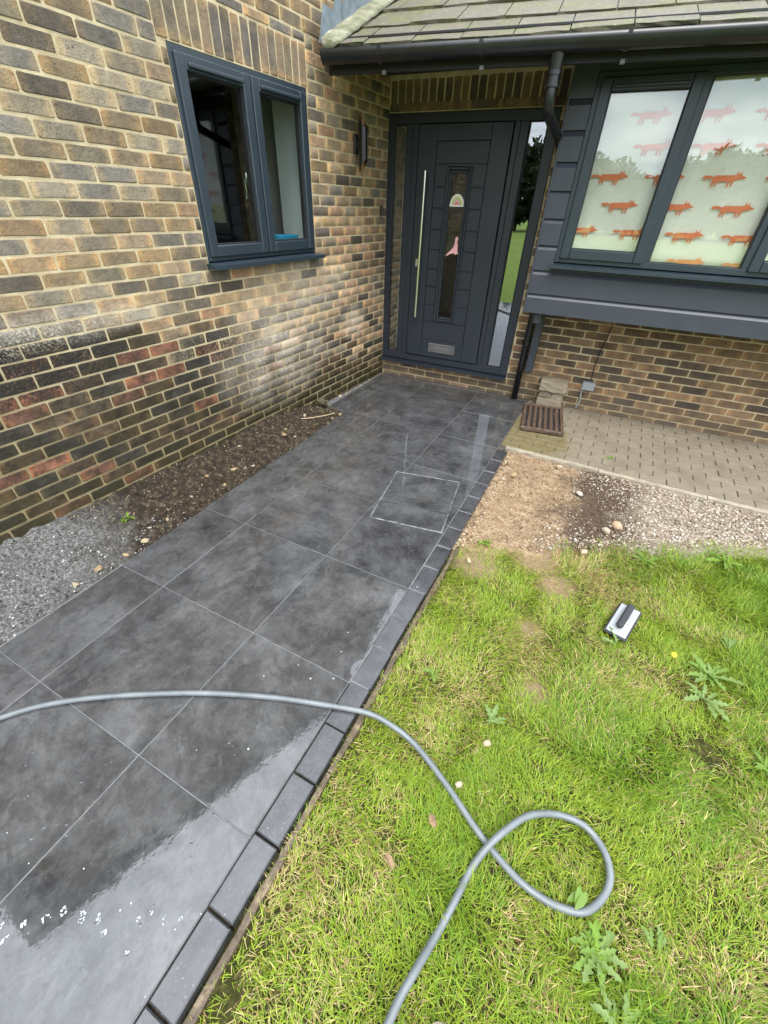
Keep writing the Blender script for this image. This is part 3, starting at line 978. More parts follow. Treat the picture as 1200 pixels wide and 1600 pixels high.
sill = m.build('window_sill', M['frame_grey'], win)
m = MB(); m.tube([(wm - 0.075, 0.052, 1.87), (wm - 0.075, 0.075, 1.87), (wm - 0.078, 0.082, 1.84), (wm - 0.070, 0.08, 1.80), (wm - 0.074, 0.085, 1.75)], 0.009, 10)
m.bbox(wm - 0.088, wm - 0.062, 0.050, 0.062, 1.845, 1.90)
m.build('window_handle', M['steel'], win, smooth=True)

# room behind it
rm = MB()
MB().box(-4.6, 0.0, 3.0, 3.1, 0, 2.6).build('room_wall', M['interior_wood'], win)
room = MB()
room.box(-4.6, 0.0, 0.285, 3.0, 2.55, 2.6).box(-4.6, 0.0, 0.285, 3.0, 0.0, 0.04).box(-4.7, -4.6, 0.285, 3.1, 0, 2.6).box(0.0, 0.1, 0.285, 3.1, 0, 2.6)
room.build('room_shell', M['interior_dark'], win)
for i in range(26):
    MB().bbox(-4.55 + i * 0.175, -4.55 + i * 0.175 + 0.168, 2.985, 2.999, 0.04, 2.0, 0.004).build('wall_panel', M['interior_wood'], win)
m = MB(); m.box(wy1 - 0.005, wy1 + 0.01, 0.071, 0.34, 1.40, 2.42); m.box(wy0 - 0.01, wy0 + 0.005, 0.071, 0.34, 1.40, 2.42); m.box(wy0 + .006, wy1 - .006, 0.071, 0.34, 1.39, 1.462)
m.build('window_reveal', M['interior_white'], win)
m = MB(); m.box(wy1 - 0.10, wy1 + 0.6, 0.62, 0.66, 1.0, 2.5)
m.build('inner_wall', M['interior_white'], win)
m = MB(); m.box(wy1 - 0.17, wy1 - 0.101, 0.60, 0.68, 1.0, 2.5)
m.build('timber_post', M['timber'], win)

# blue tray on the inner sill
m = MB()
seg = 24
prof = [(0.0, 0.0), (0.085, 0.0), (0.11, 0.035), (0.118, 0.036), (0.118, 0.030), (0.112, 0.026)]
prof = [(0.001, 0.0), (0.10, 0.0), (0.125, 0.05), (0.132, 0.052), (0.132, 0.046), (0.106, 0.004), (0.001, 0.004)]
vv, ff = [], []
for j in range(seg):
    an = 2 * math.pi * j / seg
    ca_, sa_ = math.cos(an), math.sin(an)
    sq = 1 / max(abs(ca_), abs(sa_)) ** 0.55
    for r_, z_ in prof: vv.append((r_ * ca_ * sq * 0.6, r_ * sa_ * sq, z_))
for j in range(seg):
    for i in range(len(prof) - 1):
        a, b = j * len(prof) + i, ((j + 1) % seg) * len(prof) + i
        ff.append((a, b, b + 1, a + 1))
m.add(vv, ff)
o = m.build('plastic_tray', M['blue_plastic'], None, Matrix.Translation((-0.18, -1.40, 1.4630)), True)
tag(o, 'bright blue plastic tray on the sill behind the right pane of the casement window', 'tray')

# --- front door set
m = MB()
m.bbox(0.0, 0.062, -0.005, 0.07, 0.21, 2.436)
m.bbox(1.490, 1.574, -0.005, 0.07, 0.21, 2.436)
m.bbox(0.062, 1.490, -0.0045, 0.069, 2.362, 2.4355)
m.bbox(0.196, 0.262, -0.0045, 0.069, 0.285, 2.362)
m.bbox(0.2625, 0.322, -0.010, 0.069, 0.285, 2.362)
m.bbox(1.215, 1.262, -0.010, 0.069, 0.285, 2.362)
m.bbox(1.2625, 1.335, -0.0045, 0.069, 0.285, 2.362)
m.bbox(0.062, 1.490, -0.0045, 0.069, 0.212, 0.285)
door = m.build('front_door', M['door_grey'], house, WALL_M)
m = MB(); m.prism([(-0.0, 0), (1.574, 0), (1.574, 1), (-0.0, 1)], 0, 1)
m.v = [(x, (-0.075 if y == 0 else 0.06), (0.178 if z == 0 else (0.192 if y == 0 else 0.2095))) for x, y, z in m.v]
m.build('threshold_sill', M['door_grey'], door)
LX0, LX1, LZ0, LZ1 = 0.330, 1.207, 0.292, 2.356
GX0, GX1, GZ0, GZ1 = 0.690, 0.838, 0.745, 2.005
# leaf built of stiles, rails and separate centre planks, open at the glazing slot
leaf = MB()
leaf.bbox(LX0, 0.512, -0.022, 0.02, LZ0, LZ1, 0.004)
leaf.bbox(1.024, LX1, -0.022, 0.02, LZ0, LZ1, 0.004)
leaf.bbox(0.512, 1.024, -0.0215, 0.0195, 2.240, LZ1, 0.004)
leaf.bbox(0.512, 1.024, -0.0215, 0.0195, LZ0, 0.478, 0.004)
leaf.build('door_leaf', M['door_grain'], door)
zs = [0.478, 0.677, 0.856, 1.037, 1.205, 1.380, 1.558, 1.733, 1.902, 2.073, 2.240]
for i in range(len(zs) - 1):
    a, b = zs[i], zs[i + 1]
    segs = [(0.516, 1.020)] if (b <= 0.70 or a >= 2.05) else [(0.516, 0.640), (0.890, 1.020)]
    for x0, x1 in segs:
        MB().bbox(x0, x1, -0.0175, 0.018, a + 0.0035, b - 0.0035, 0.004).build('door_plank', M['door_grain'], door)
MB().box(0.514, 1.022, -0.008, 0.015, 0.474, 0.70).box(0.514, 1.022, -0.008, 0.015, 2.05, 2.242).box(0.514, 0.642, -0.008, 0.015, 0.70, 2.05).box(0.888, 1.022, -0.008, 0.015, 0.70, 2.05).build('door_core', M['door_grey'], door)
m = MB(); rect_frame(m, 0.636, 0.894, 0.690, 2.058, 0.030, -0.032, 0.02, 0.010); rect_frame(m, 0.664, 0.866, 0.718, 2.030, 0.026, -0.024, 0.019, 0.008)
m.build('glazing_bead', M['door_grey'], door)
MB().box(GX0 - 0.004, GX1 + 0.008, -0.004, 0.004, GZ0 - 0.004, GZ1 + 0.004).build('door_pane', M['glass'], door)
MB().box(0.058, 0.200, 0.020, 0.028, 0.280, 2.366).build('side_pane', M['side_glass'], door)
MB().box(1.331, 1.494, 0.020, 0.028, 0.280, 2.366).build('side_pane', M['side_glass'], door)
for a, b in ((0.062, 0.196), (1.335, 1.490)):
    m = MB(); rect_frame(m, a, b, 0.285, 2.362, 0.010, 0.006, 0.05, 0.003); m.build('gasket', M['gasket'], door)
hd = MB(); hd.tube([(0.440, -0.082, 0.725), (0.440, -0.082, 2.020)], 0.0135, 16)
bar = hd.build('pull_handle', M['steel'], door, smooth=False)
for z in (0.90, 1.86):
    MB().tube([(0.440, -0.0225, z), (0.440, -0.076, z)], 0.010, 12).build('handle_standoff', M['steel'], door)
m = MB(); m.bbox(0.376, 0.402, -0.028, -0.0215, 1.215, 1.290, 0.003); m.tube([(0.389, -0.0285, 1.262), (0.389, -0.034, 1.262)], 0.009, 12)
m.build('lock_cylinder', M['steel'], door)
m = MB(); rect_frame(m, 0.612, 0.935, 0.350, 0.452, 0.020, -0.031, -0.0216, 0.004); lp = m.build('letter_plate', M['dull_metal'], door)
MB().bbox(0.634, 0.913, -0.027, -0.0212, 0.372, 0.430, 0.003).build('letter_flap', M['dull_metal'], door)
# hall behind
m = MB()
m.box(-0.3, 1.9, 3.2, 3.25, 0.2, 2.6).box(-0.3, 1.9, 0.285, 3.2, 2.55, 2.6).box(1.9, 1.95, 0.285, 3.2, 0.2, 2.6).box(-0.32, -0.3, 0.285, 3.2, 0.2, 2.6)
m.build('hall_wall', M['interior_dark'], door)
MB().box(-0.3, 1.9, 0.05, 3.2, 0.13, 0.2).build('hall_floor', M['hall_floor'], door)
MB().box(0.03, 0.10, 0.34, 0.40, 0.205, 2.5).build('door_lining', M['interior_white'], door)
MB().bbox(0.55, 1.1, 1.6, 2.0, 0.205, 1.05, 0.01).build('hall_cabinet', M['interior_wood'], door)

# stickers on the narrow glass
st = empty('rainbow_sticker', DW(0.766, 0.0064, 1.752), WA)
tag(st, 'white semicircular rainbow sticker high on the narrow glass of the front door', 'sticker')


def half_disc(r0, r1, n=18):
    a = [(r1 * math.cos(math.pi * i / n), r1 * math.sin(math.pi * i / n) * 1.25) for i in range(n + 1)]
    b = [(r0 * math.cos(math.pi * i / n), r0 * math.sin(math.pi * i / n) * 1.25) for i in range(n, -1, -1)]
    return a + b


m = MB(); m.prism([(0.074 * math.cos(math.pi * i / 20), 0.074 * math.sin(math.pi * i / 20) * 1.35) for i in range(21)], -0.0006, 0.0); m.build('backing', M['white_plastic'], st)
for j, (r0, r1, mt) in enumerate(((0.046, 0.058, 'sticker_yellow'), (0.034, 0.045, 'sticker_green'), (0.022, 0.033, 'sticker_pink'), (0.008, 0.021, 'sticker_red'))):
    m = MB(); n = 16
    for i in range(n):
        a0, a1 = math.pi * i / n, math.pi * (i + 1) / n
        m.prism([(r0 * math.cos(a0), 0.012 + r0 * math.sin(a0) * 1.2), (r1 * math.cos(a0), 0.012 + r1 * math.sin(a0) * 1.2), (r1 * math.cos(a1), 0.012 + r1 * math.sin(a1) * 1.2), (r0 * math.cos(a1), 0.012 + r0 * math.sin(a1) * 1.2)], -0.0012, -0.0007)
    m.build('rainbow_band', M[mt], st)
m = MB()
bird = [(-0.075, -0.085), (-0.060, -0.060), (-0.030, -0.035), (0.000, 0.000), (0.012, 0.040), (0.010, 0.075), (0.022, 0.092), (0.038, 0.088), (0.040, 0.070), (0.036, 0.045), (0.046, 0.010), (0.048, -0.030), (0.060, -0.065), (0.040, -0.055), (0.030, -0.070), (0.015, -0.052), (-0.020, -0.058)]
m.prism(bird, -0.0008, 0.0)
o = m.build('animal_sticker', M['sticker_pink'], None, Matrix.Translation(DW(0.780, 0.0064, 1.415)) @ Matrix.Rotation(WA, 4, 'Z'))
tag(o, 'pink animal shaped sticker halfway down the narrow glass of the front door', 'sticker')

# --- bay window box, clad in boards
BN = 0.50
BX0, BX1 = 1.690, 5.6
BZ0, BZ1 = 0.980, 2.689
m = MB()
m.box(BX0 + 0.02, BX1, -BN + 0.02, -0.002, BZ0 + 0.004, 1.34)
m.box(BX0 + 0.02, 1.85, -BN + 0.02, -0.002, 1.34, BZ1)
m.box(1.85, BX1, -BN + 0.02, -0.002, 2.535, BZ1)
bay = m.build('bay_window', M['board_grey'], house, WALL_M)
bz = [0.980, 1.140, 1.325, 1.510, 1.696, 1.877, 2.055, 2.235, 2.404, 2.62]


def board(x0, x1, z0, z1):
    mm = MB()
    # shiplap board: flat face, the upper edge falls back in a sloping cove
    f_, k_, bk = -BN - 0.007, -BN + 0.013, -BN + 0.0185
    pr_ = [(f_, z0 + 0.0015), (f_, z1 - 0.034), (f_ + 0.003, z1 - 0.030), (k_ - 0.004, z1 - 0.010), (k_, z1 - 0.001), (bk, z1 - 0.001), (bk, z0 + 0.0015)]
    n_ = len(pr_)
    mm.add([(x0, y, z) for y, z in pr_] + [(x1, y, z) for y, z in pr_], [tuple(range(n_)), tuple(range(2 * n_ - 1, n_ - 1, -1))] + [(i, (i + 1) % n_, (i + 1) % n_ + n_, i + n_) for i in range(n_)])
    return mm


for i in range(len(bz) - 1):
    a, b = bz[i], bz[i + 1]
    x1 = BX1 if b < 1.34 else 1.848
    board(BX0 + 0.001, x1, a, b).build('cladding_board', M['board_grey'], bay)
m = MB(); m.bbox(BX0 - 0.014, BX0 + 0.0005, -BN - 0.014, -BN + 0.03, BZ0 - 0.004, BZ1 - 0.06, 0.003); m.build('corner_trim', M['board_grey'], bay)
for i in range(len(bz) - 1):
    MB().bbox(BX0 - 0.012, BX0 + 0.0195, -BN + 0.031, -0.004, bz[i] + 0.001, bz[i + 1] - 0.004, 0.003).build('cladding_board', M['board_grey'], bay)
FX0, FX1, FZ0, FZ1 = 1.850, 5.4, 1.395, 2.535
m = MB()
m.bbox(FX0, FX0 + 0.045, -BN - 0.004, -BN + 0.07, FZ0, FZ1); m.bbox(FX0 + 0.045, FX1, -BN - 0.0035, -BN + 0.0695, FZ0, FZ0 + 0.045); m.bbox(FX0 + 0.045, FX1, -BN - 0.0035, -BN + 0.0695, FZ1 - 0.045, FZ1)
mull = [2.540, 3.215, 3.90, 4.60]
for u in mull: m.bbox(u - 0.026, u + 0.026, -BN - 0.003, -BN + 0.069, FZ0 + 0.045, FZ1 - 0.045)
m.build('window_frame', M['frame_grey'], bay)
edges = [FX0 + 0.02] + mull + [FX1]
for i in range(5):
    a, b = edges[i] + (0.018 if i else 0.015), edges[i + 1] - 0.018
    if i in (0, 2, 4):
        m = MB(); rect_frame(m, a, b, FZ0 + 0.030, FZ1 - 0.030, 0.072, -BN - 0.022, -BN + 0.05, 0.006); m.build('casement', M['frame_grey'], bay)
        ia, ib, ja, jb = a + 0.068, b - 0.068, FZ0 + 0.098, FZ1 - 0.098
        m = MB(); m.bbox(a + 0.09, b - 0.09, -BN - 0.036, -BN - 0.0225, FZ1 - 0.088, FZ1 - 0.070, 0.004); m.build('trickle_vent', M['black_plastic'], bay)
    else:
        ia, ib, ja, jb = a + 0.006, b - 0.006, FZ0 + 0.041, FZ1 - 0.041
    m = MB(); rect_frame(m, ia, ib, ja, jb, 0.010, -BN + 0.006, -BN + 0.045, 0.002); m.build('gasket', M['gasket'], bay)
    MB().box(ia - 0.003, ib + 0.003, -BN + 0.016, -BN + 0.024, ja - 0.003, jb + 0.003).build('pane', M['bay_glass'], bay)
m = MB(); m.prism([(FX0 - 0.025, 0), (BX1, 0), (BX1, 1), (FX0 - 0.025, 1)], 0, 1)
m.v = [(x, (-BN - 0.075 if y == 0 else -BN + 0.05), (1.352 if z == 0 else (1.372 if y == 0 else 1.3945))) for x, y, z in m.v]
m.build('window_sill', M['frame_grey'], bay)
m = MB(); m.box(1.86, BX1, -0.10, -0.06, 1.34, 2.535); m.build('inner_wall', M['interior_white'], bay)
# bracket carrying the box
m = MB(); m.bbox(1.775, 1.848, -0.105, -0.012, 0.315, 0.975, 0.006); m.bbox(1.776, 1.847, -0.44, -0.106, 0.88, 0.974, 0.006)
m.build('bay_bracket', M['board_grey'], house, WALL_M)

# --- printed roller blind inside the bay
bl = empty('window_blind', DW(2.7, BN - 0.075, 1.40), WA)
tag(bl, 'pale cream blind printed with rows of orange animals, hanging inside the bay window', 'blind')
m = MB()
nx_, nz_ = 60, 12
vv, ff = [], []
for j in range(nz_ + 1):
    for i in range(nx_ + 1):
        x = -0.83 + 3.5 * i / nx_
        vv.append((x, 0.004 * math.sin(x * 9 + j * 0.3) + 0.003 * math.sin(x * 23), 1.14 * j / nz_))
for j in range(nz_):
    for i in range(nx_):
        a = j * (nx_ + 1) + i
        ff.append((a, a + 1, a + nx_ + 2, a + nx_ + 1))
m.add(vv, ff)
fab = m.build('blind_fabric', M['fabric'], bl, smooth=True)
sm_ = fab.modifiers.new('thick', 'SOLIDIFY'); sm_.thickness = 0.002; sm_.offset = 1
# simple walking animal print: body, four legs, ears, brush
AN = [(-0.155, 0.075), (-0.140, 0.092), (-0.105, 0.094), (-0.080, 0.082), (-0.070, 0.095), (0.045, 0.097), (0.062, 0.102), (0.066, 0.132), (0.074, 0.106), (0.082, 0.104), (0.090, 0.130), (0.094, 0.100), (0.135, 0.078), (0.095, 0.070), (0.060, 0.058), (0.055, 0.015), (0.047, 0.015), (0.046, 0.055), (0.036, 0.055), (0.030, 0.015), (0.022, 0.015), (0.022, 0.052), (-0.045, 0.052), (-0.050, 0.015), (-0.058, 0.015), (-0.060, 0.050), (-0.068, 0.050), (-0.074, 0.015), (-0.082, 0.015), (-0.080, 0.066), (-0.105, 0.074), (-0.130, 0.068)]
me = MB().prism(AN, -0.0006, 0.0).mesh('printed_animal', M['fox_orange'])
row0 = 0.0
for j in range(7):
    z = -0.005 + j * 0.172
    for i in range(10):
        x = -0.62 + i * 0.378 - 0.11 * ((j * 1) % 3) + (0.03 if j % 2 else 0)
        if x < -0.70 or x > 2.4 or z > 1.02: continue
        o = link('printed_animal', me, bl)
        o.location = (x, -0.0125, z); o.scale = (0.94, 1, 0.80)

# --- porch roof
RA = R(24.7)
RN0, RZ0 = 1.14, 2.630


def RF(u, d, h=0.0):
    """point on the roof in wall-local coordinates: u along, d up the slope, h proud"""
    n = RN0 - d * math.cos(RA) + h * math.sin(RA)
    return (u, -n, RZ0 + d * math.sin(RA) + h * math.cos(RA))


m = MB()
p = [RF(-0.12, 0.02, -0.03), RF(UB, 0.02, -0.03), RF(UB, 4.2, -0.03), RF(-0.12, 4.2, -0.03)]
p2 = [RF(-0.12, 0.02, -0.005), RF(UB, 0.02, -0.005), RF(UB, 4.2, -0.005), RF(-0.12, 4.2, -0.005)]
m.add(p + p2, [(0, 1, 2, 3), (7, 6, 5, 4), (0, 4, 5, 1), (1, 5, 6, 2), (2, 6, 7, 3), (3, 7, 4, 0)])
ROOF_M = WALL_M @ Matrix.Rotation(R(6.2), 4, 'Z')
roof = m.build('porch_roof', M['black_paint'], house, ROOF_M)
flash = empty('roof_flashing')
flash.parent = house; flash.matrix_basis = WALL_M
GA, SWD = 0.385, 0.345
for rw in range(9):
    u = -0.11 - (0.5 * SWD if rw % 2 else 0) - random.uniform(0, 0.05)
    while u < UB - 0.3:
        w = SWD + random.uniform(-0.02, 0.02)
        a, b = max(u + 0.004, -0.11), u + w - 0.004
        if b - a > 0.06:
            t0 = 0.020
            d0, d1 = rw * GA + random.uniform(-0.006, 0.006), rw * GA + GA + 0.05
            h0, h1 = 0.016 + random.uniform(-0.004, 0.008), -0.003
            mm = MB()
            ks = 4
            tl_ = random.uniform(-0.006, 0.006)
            bot = [RF(a + (b - a) * i / ks, d0 + random.uniform(-0.006, 0.006) + tl_ * i / ks, h0 + random.uniform(-.002, .002) + tl_ * .6 * i / ks) for i in range(ks + 1)]
            botl = [RF(a + (b - a) * i / ks, d0 + 0.003, h0 - t0) for i in range(ks + 1)]
            top = [RF(a, d1, h1 + 0.004), RF(b, d1, h1 + 0.004)]
            mm.add(bot + botl + top, [tuple(range(ks + 1)) + (2 * ks + 3, 2 * ks + 2)] + [(i, i + ks + 1, i + ks + 2, i + 1) for i in range(ks)] + [(0, 2 * ks + 2, ks + 1), (ks, 2 * ks + 1, 2 * ks + 3)])
            mm.build('slate', M['slate'], roof)
        u += w
# mortar fillet and stepped lead against the gable
m = MB()
n = 40
vv, ff = [], []
for i in range(n + 1):
    d = -0.02 + 2.6 * i / n
    w_ = 0.135 + random.uniform(-0.007, 0.007); h_ = 0.062 + random.uniform(-0.004, 0.004)
    vv += [RF(0.008, d, h_), RF(0.030, d, h_ * 0.92), RF(w_ * 0.7, d, 0.040), RF(w_, d, 0.018), RF(0.008, d, -0.02)]
for i in range(n):
    for j in range(4):
        a = i * 5 + j
        ff.append((a, a + 1, a + 6, a + 5))
ff += [(0, 1, 2, 3, 4), tuple(n * 5 + j for j in (4, 3, 2, 1, 0))]
m.add(vv, ff)
m.build('mortar_fillet', M['fillet'], flash, smooth=True)
for i in range(12):
    # one saw-tooth sheet per brick course, standing 3 mm off the wall
    na = RN0 + 0.06 - i * 0.163
    nb_ = na - 0.163
    zr = lambda q_: RZ0 + (RN0 - q_) * math.tan(RA) + 0.045
    x0 = 0.0042 + 0.0010 * (i % 2)
    poly = [(na + 0.012, zr(na + 0.012)), (nb_ - 0.07, zr(nb_ - 0.07)), (nb_ - 0.07, zr(na) + 0.195), (na - 0.06, zr(na) + 0.195)]
    mm = MB()
    mm.add([(x0 + 0.002, -n_, z_) for n_, z_ in poly] + [(x0 + 0.0045, -n_, z_) for n_, z_ in poly], [(0, 1, 2, 3), (7, 6, 5, 4), (0, 4, 5, 1), (1, 5, 6, 2), (2, 6, 7, 3), (3, 7, 4, 0)])
    mm.build('lead_flashing', M['lead'], flash)
# fascia and dark boarded soffit
m = MB(); m.bbox(-0.12, UB, -RN0 + 0.075, -RN0 + 0.10, 2.510, 2.650, 0.003); m.build('fascia', M['black_paint'], roof)
nb = 8
for i in range(nb):
    y0 = -RN0 + 0.101 + i * (RN0 - 0.11) / nb
    MB().bbox(-0.11, UB, y0 + 0.002, y0 + (RN0 - 0.11) / nb - 0.002, 2.690, 2.704, 0.002).build('soffit_board', M['black_paint'], roof)

# --- gutter and downpipe
m = MB()
prof = []
NG = 14
for i in range(NG + 1):
    a = math.pi * i / NG
    prof.append((math.cos(a) * 0.054, -math.sin(a) ** 0.8 * 0.074))
inn = [(x * 0.93, z * 0.95 + 0.0005) for x, z in prof][::-1]
ring = prof + inn
gy, gz = -RN0 - 0.005, 2.618
U0 = -0.122
vv = [(u, gy + x, gz + z) for u in (U0, UB) for x, z in ring]
k = len(ring)
ff = [(i, (i + 1) % k, (i + 1) % k + k, i + k) for i in range(k)]
m.add(vv, ff)
m.add([(U0 - 0.002 + dx_, gy + x, gz + z) for dx_ in (0, 0.004) for x, z in prof], [tuple(range(NG + 1)), tuple(range(2 * NG + 1, NG, -1))])
gut = m.build('gutter', M['black_plastic'], house, ROOF_M, smooth=True)
for u in (0.32, 1.02, 1.90, 2.75, 3.6, 4.5):
    mm = MB()
    vv = [(u + dx_, gy + x * s_, gz + z * s_ + 0.001) for dx_ in (-0.013, 0.013) for s_ in (1.02, 1.09) for x, z in prof]
    n1 = NG + 1
    ff = []
    for i in range(NG):
        ff += [(i, i + 1, n1 + i + 1, n1 + i), (2 * n1 + i, 3 * n1 + i, 3 * n1 + i + 1, 2 * n1 + i + 1), (n1 + i, n1 + i + 1, 3 * n1 + i + 1, 3 * n1 + i)]
    mm.add(vv, ff)
    mm.build('gutter_bracket', M['black_plastic'], gut, smooth=False)
    MB().bbox(u - 0.016, u + 0.016, -RN0 + 0.055, -RN0 + 0.0745, 2.497, 2.522, 0.003).build('bracket_foot', M['dull_metal'], gut)
# outlet with two ridges
PU, gy = 1.617, -0.950
m = MB(); m.tube([(PU, gy, gz - 0.06), (PU, gy, gz - 0.145), (PU, gy, gz - 0.146), (PU, gy, gz - 0.166), (PU, gy, gz - 0.167), (PU, gy, gz - 0.20), (PU, gy, gz - 0.201), (PU, gy, gz - 0.222)], 0.036, 20, rad=[0.05, 0.040, 0.046, 0.046, 0.041, 0.041, 0.046, 0.046])
dp = m.build('downpipe', M['black_plastic'], house, WALL_M)
PW = 1.725


def smooth_path(pts, n=8):
    pts = [Vector(p_) for p_ in pts]
    out = []
    for i in range(len(pts) - 1):
        p0, p1, p2, p3 = pts[max(i - 1, 0)], pts[i], pts[i + 1], pts[min(i + 2, len(pts) - 1)]
        for j in range(n):
            t_ = j / n
            out.append(0.5 * ((2 * p1) + (p2 - p0) * t_ + (2 * p0 - 5 * p1 + 4 * p2 - p3) * t_ * t_ + (3 * p1 - p0 - 3 * p2 + p3) * t_ ** 3))
    out.append(pts[-1])
    return out


m = MB(); m.tube(smooth_path([(PU, gy, gz - 0.20), (PU, gy, gz - 0.27), (PU + 0.002, gy + 0.04, gz - 0.32), (PU + 0.006, gy + 0.14, gz - 0.35), (PW - 0.03, -0.24, 2.13), (PW, -0.10, 2.05), (PW, -0.075, 1.95), (PW, -0.075, 1.75)]), 0.034, 18)
m.build('swan_neck', M['black_plastic'], dp, smooth=True)
m = MB(); m.tube([(PW, -0.075, 1.80), (PW, -0.075, 0.002)], 0.034, 18); m.build('pipe', M['black_plastic'], dp, smooth=True)
m = MB(); m.bbox(PW - 0.05, PW + 0.05, -0.08, 0.0, 0.60, 0.63, 0.004); m.tube([(PW, -0.075, 0.59), (PW, -0.075, 0.64)], 0.038, 18); m.build('pipe_clip', M['black_plastic'], dp)

# --- main roof over the gable wing (seen only mirrored in the wet slabs)
m = MB()
for sgn in (-1, 1):
    e = 4.35 if sgn < 0 else 4.4
    y0, z0 = -1.15, 6.06
    y1, z1 = -1.15 + sgn * e, 6.06 - e * 0.69
    m.add([(0.12, y0, z0), (-8, y0, z0), (-8, y1, z1), (0.12, y1, z1), (0.12, y0, z0 - 0.10), (-8, y0, z0 - 0.10), (-8, y1, z1 - 0.10), (0.12, y1, z1 - 0.10)], [(0, 1, 2, 3), (7, 6, 5, 4), (0, 4, 5, 1), (1, 5, 6, 2), (2, 6, 7, 3), (3, 7, 4, 0)])
m.build('main_roof', M['slate'], house)
m = MB(); m.box(-8, -0.3, YA, YA + 0.28, -0.1, 3.1); m.box(-8, -7.8, YA + .29, 3.3, -0.1, 3.0); m.box(-7.8, -0.3, 3.0, 3.28, -0.1, 3.0)
m.build('rear_walls', M['mortar'], house)
m = MB(); m.box(UB - 0.25, UB - 0.02, 0.29, 4.6, -0.1, 2.85); m.box(0.0, UB - 0.26, 4.4, 4.6, -0.1, 3.1); m.build('rear_walls', M['mortar'], house, WALL_M)

# ------------------------------------------------------------------ fixtures on the walls
wl_ = empty('wall_light', (0.006, -0.56, 2.165), math.pi / 2)
wl_.scale = (0.82, 0.82, 0.95)
tag(wl_, 'black tubular up and down wall light on the brickwork left of the front door', 'wall light')
m = MB(); m.bbox(-0.035, 0.035, -0.022, 0.0, -0.07, 0.07, 0.004); m.box(-0.015, 0.015, -0.06, -0.0225, -0.03, 0.03); m.build('back_plate', M['black_plastic'], wl_)
seg = 24
vv, ff = [], []
RT = 0.046
for r_ in (RT, RT - 0.004):
    for s_ in (-1, 1):
        for i in range(seg):
            a = 2 * math.pi * i / seg
            x, y = math.cos(a) * r_, math.sin(a) * r_ - 0.105
            zz_ = s_ * 0.150 - s_ * 0.045 * (-(y + 0.105)) / RT      # ends cut on the slant, short at the front
            vv.append((x, y, zz_))
for i in range(seg):
    j = (i + 1) % seg
    ff += [(i, j, seg + j, seg + i), (i, 2 * seg + i, 2 * seg + j, j), (seg + i, seg + j, 3 * seg + j, 3 * seg + i)]
m = MB().add(vv, ff); m.build('tube', M['black_plastic'], wl_, smooth=False)
ff = [(2 * seg + i, 3 * seg + i, 3 * seg + (i + 1) % seg, 2 * seg + (i + 1) % seg) for i in range(seg)]
vv2 = [((x) * 0.985, (y + 0.105) * 0.985 - 0.105, z) for x, y, z in vv]
m = MB().add(vv2, ff)
m.build('lining', M['copper'], wl_)

o = MB().bbox(-0.022, 0.022, -0.022, -0.001, -0.042, 0.042, 0.005).bbox(-0.012, 0.012, -0.026, -0.0225, -0.004, 0.022, 0.003).build('door_bell', M['black_plastic'], None, Matrix.Translation((0.004, -0.085, 1.69)) @ LEFT_M)
tag(o, 'small black door bell on the brick reveal beside the front door', 'door bell')

jb = empty('junction_box', DW(2.45, 0.0, 0.262), WA)
tag(jb, 'small grey junction box with thin cable and conduit, low on the wall under the bay', 'junction box')
MB().bbox(-0.062, 0.062, -0.062, -0.004, -0.042, 0.042, 0.006).build('box', M['grey_plastic'], jb)
MB().tube(smooth_path([(-0.045, -0.03, -0.042), (-0.048, -0.028, -0.10), (-0.035, -0.030, -0.16), (-0.055, -0.03, -0.255)]), 0.0075, 10).build('conduit', M['grey_plastic'], jb, smooth=True)
MB().tube(smooth_path([(0.01, -0.012, 0.04), (0.0, -0.009, 0.2), (0.012, -0.009, 0.4), (0.03, -0.009, 0.55), (0.035, -0.009, 0.72)]), 0.004, 8).build('cable', M['black_plastic'], jb, smooth=True)


# ------------------------------------------------------------------ stones
def rock_mesh(name, seed, sub=2, sx=1, sy=1, sz=0.7, rough=0.25, boxy=0.0):
    r = random.Random(seed)
    bm = bmesh.new()
    bmesh.ops.create_icosphere(bm, subdivisions=sub, radius=1)
    ph = [(r.uniform(1, 3), Vector((r.gauss(0, 1), r.gauss(0, 1), r.gauss(0, 1))).normalized(), r.uniform(0, 6)) for _ in range(7)]
    cuts = [(Vector((r.gauss(0, 1), r.gauss(0, 1), r.gauss(0, 1))).normalized(), r.uniform(.5, .85)) for _ in range(6)]
    for v in bm.verts:
        d = v.co.normalized()
        k_ = 1 + rough * sum(math.sin(f_ * d.dot(a_) * 2 + p_) for f_, a_, p_ in ph) / 4
        if boxy: k_ *= (1 - boxy) + boxy / max(abs(d.x), abs(d.y), abs(d.z))
        co_ = d * k_
        for a_, o_ in cuts:
            e_ = co_.dot(a_) - o_
            if e_ > 0: co_ = co_ - a_ * e_ * 0.92
        v.co = Vector((co_.x * sx, co_.y * sy, co_.z * sz))
    me = bpy.data.meshes.new(name); bm.to_mesh(me); bm.free()
    me.polygons.foreach_set('use_smooth', [True] * len(me.polygons))
    return me


rocks = []
for s_ in range(6):
    me = rock_mesh('stone', s_, 2, 1, random.uniform(.65, .9), random.uniform(.45, .6), 0.3, 0.25)
    me.materials.append(M['stone'])
    rocks.append(me)


def stone(loc, size, colr, label, group=None, name='stone', rz=None):
    o = link(name, random.choice(rocks))
    o.location = loc; o.scale = (size, size, size); o.rotation_euler = (random.uniform(-.2, .2), random.uniform(-.2, .2), random.uniform(0, 6.3) if rz is None else rz)
    o.color = (colr[0] * .78, colr[1] * .78, colr[2] * .78, 1)
    return tag(o, label, 'stone', group)


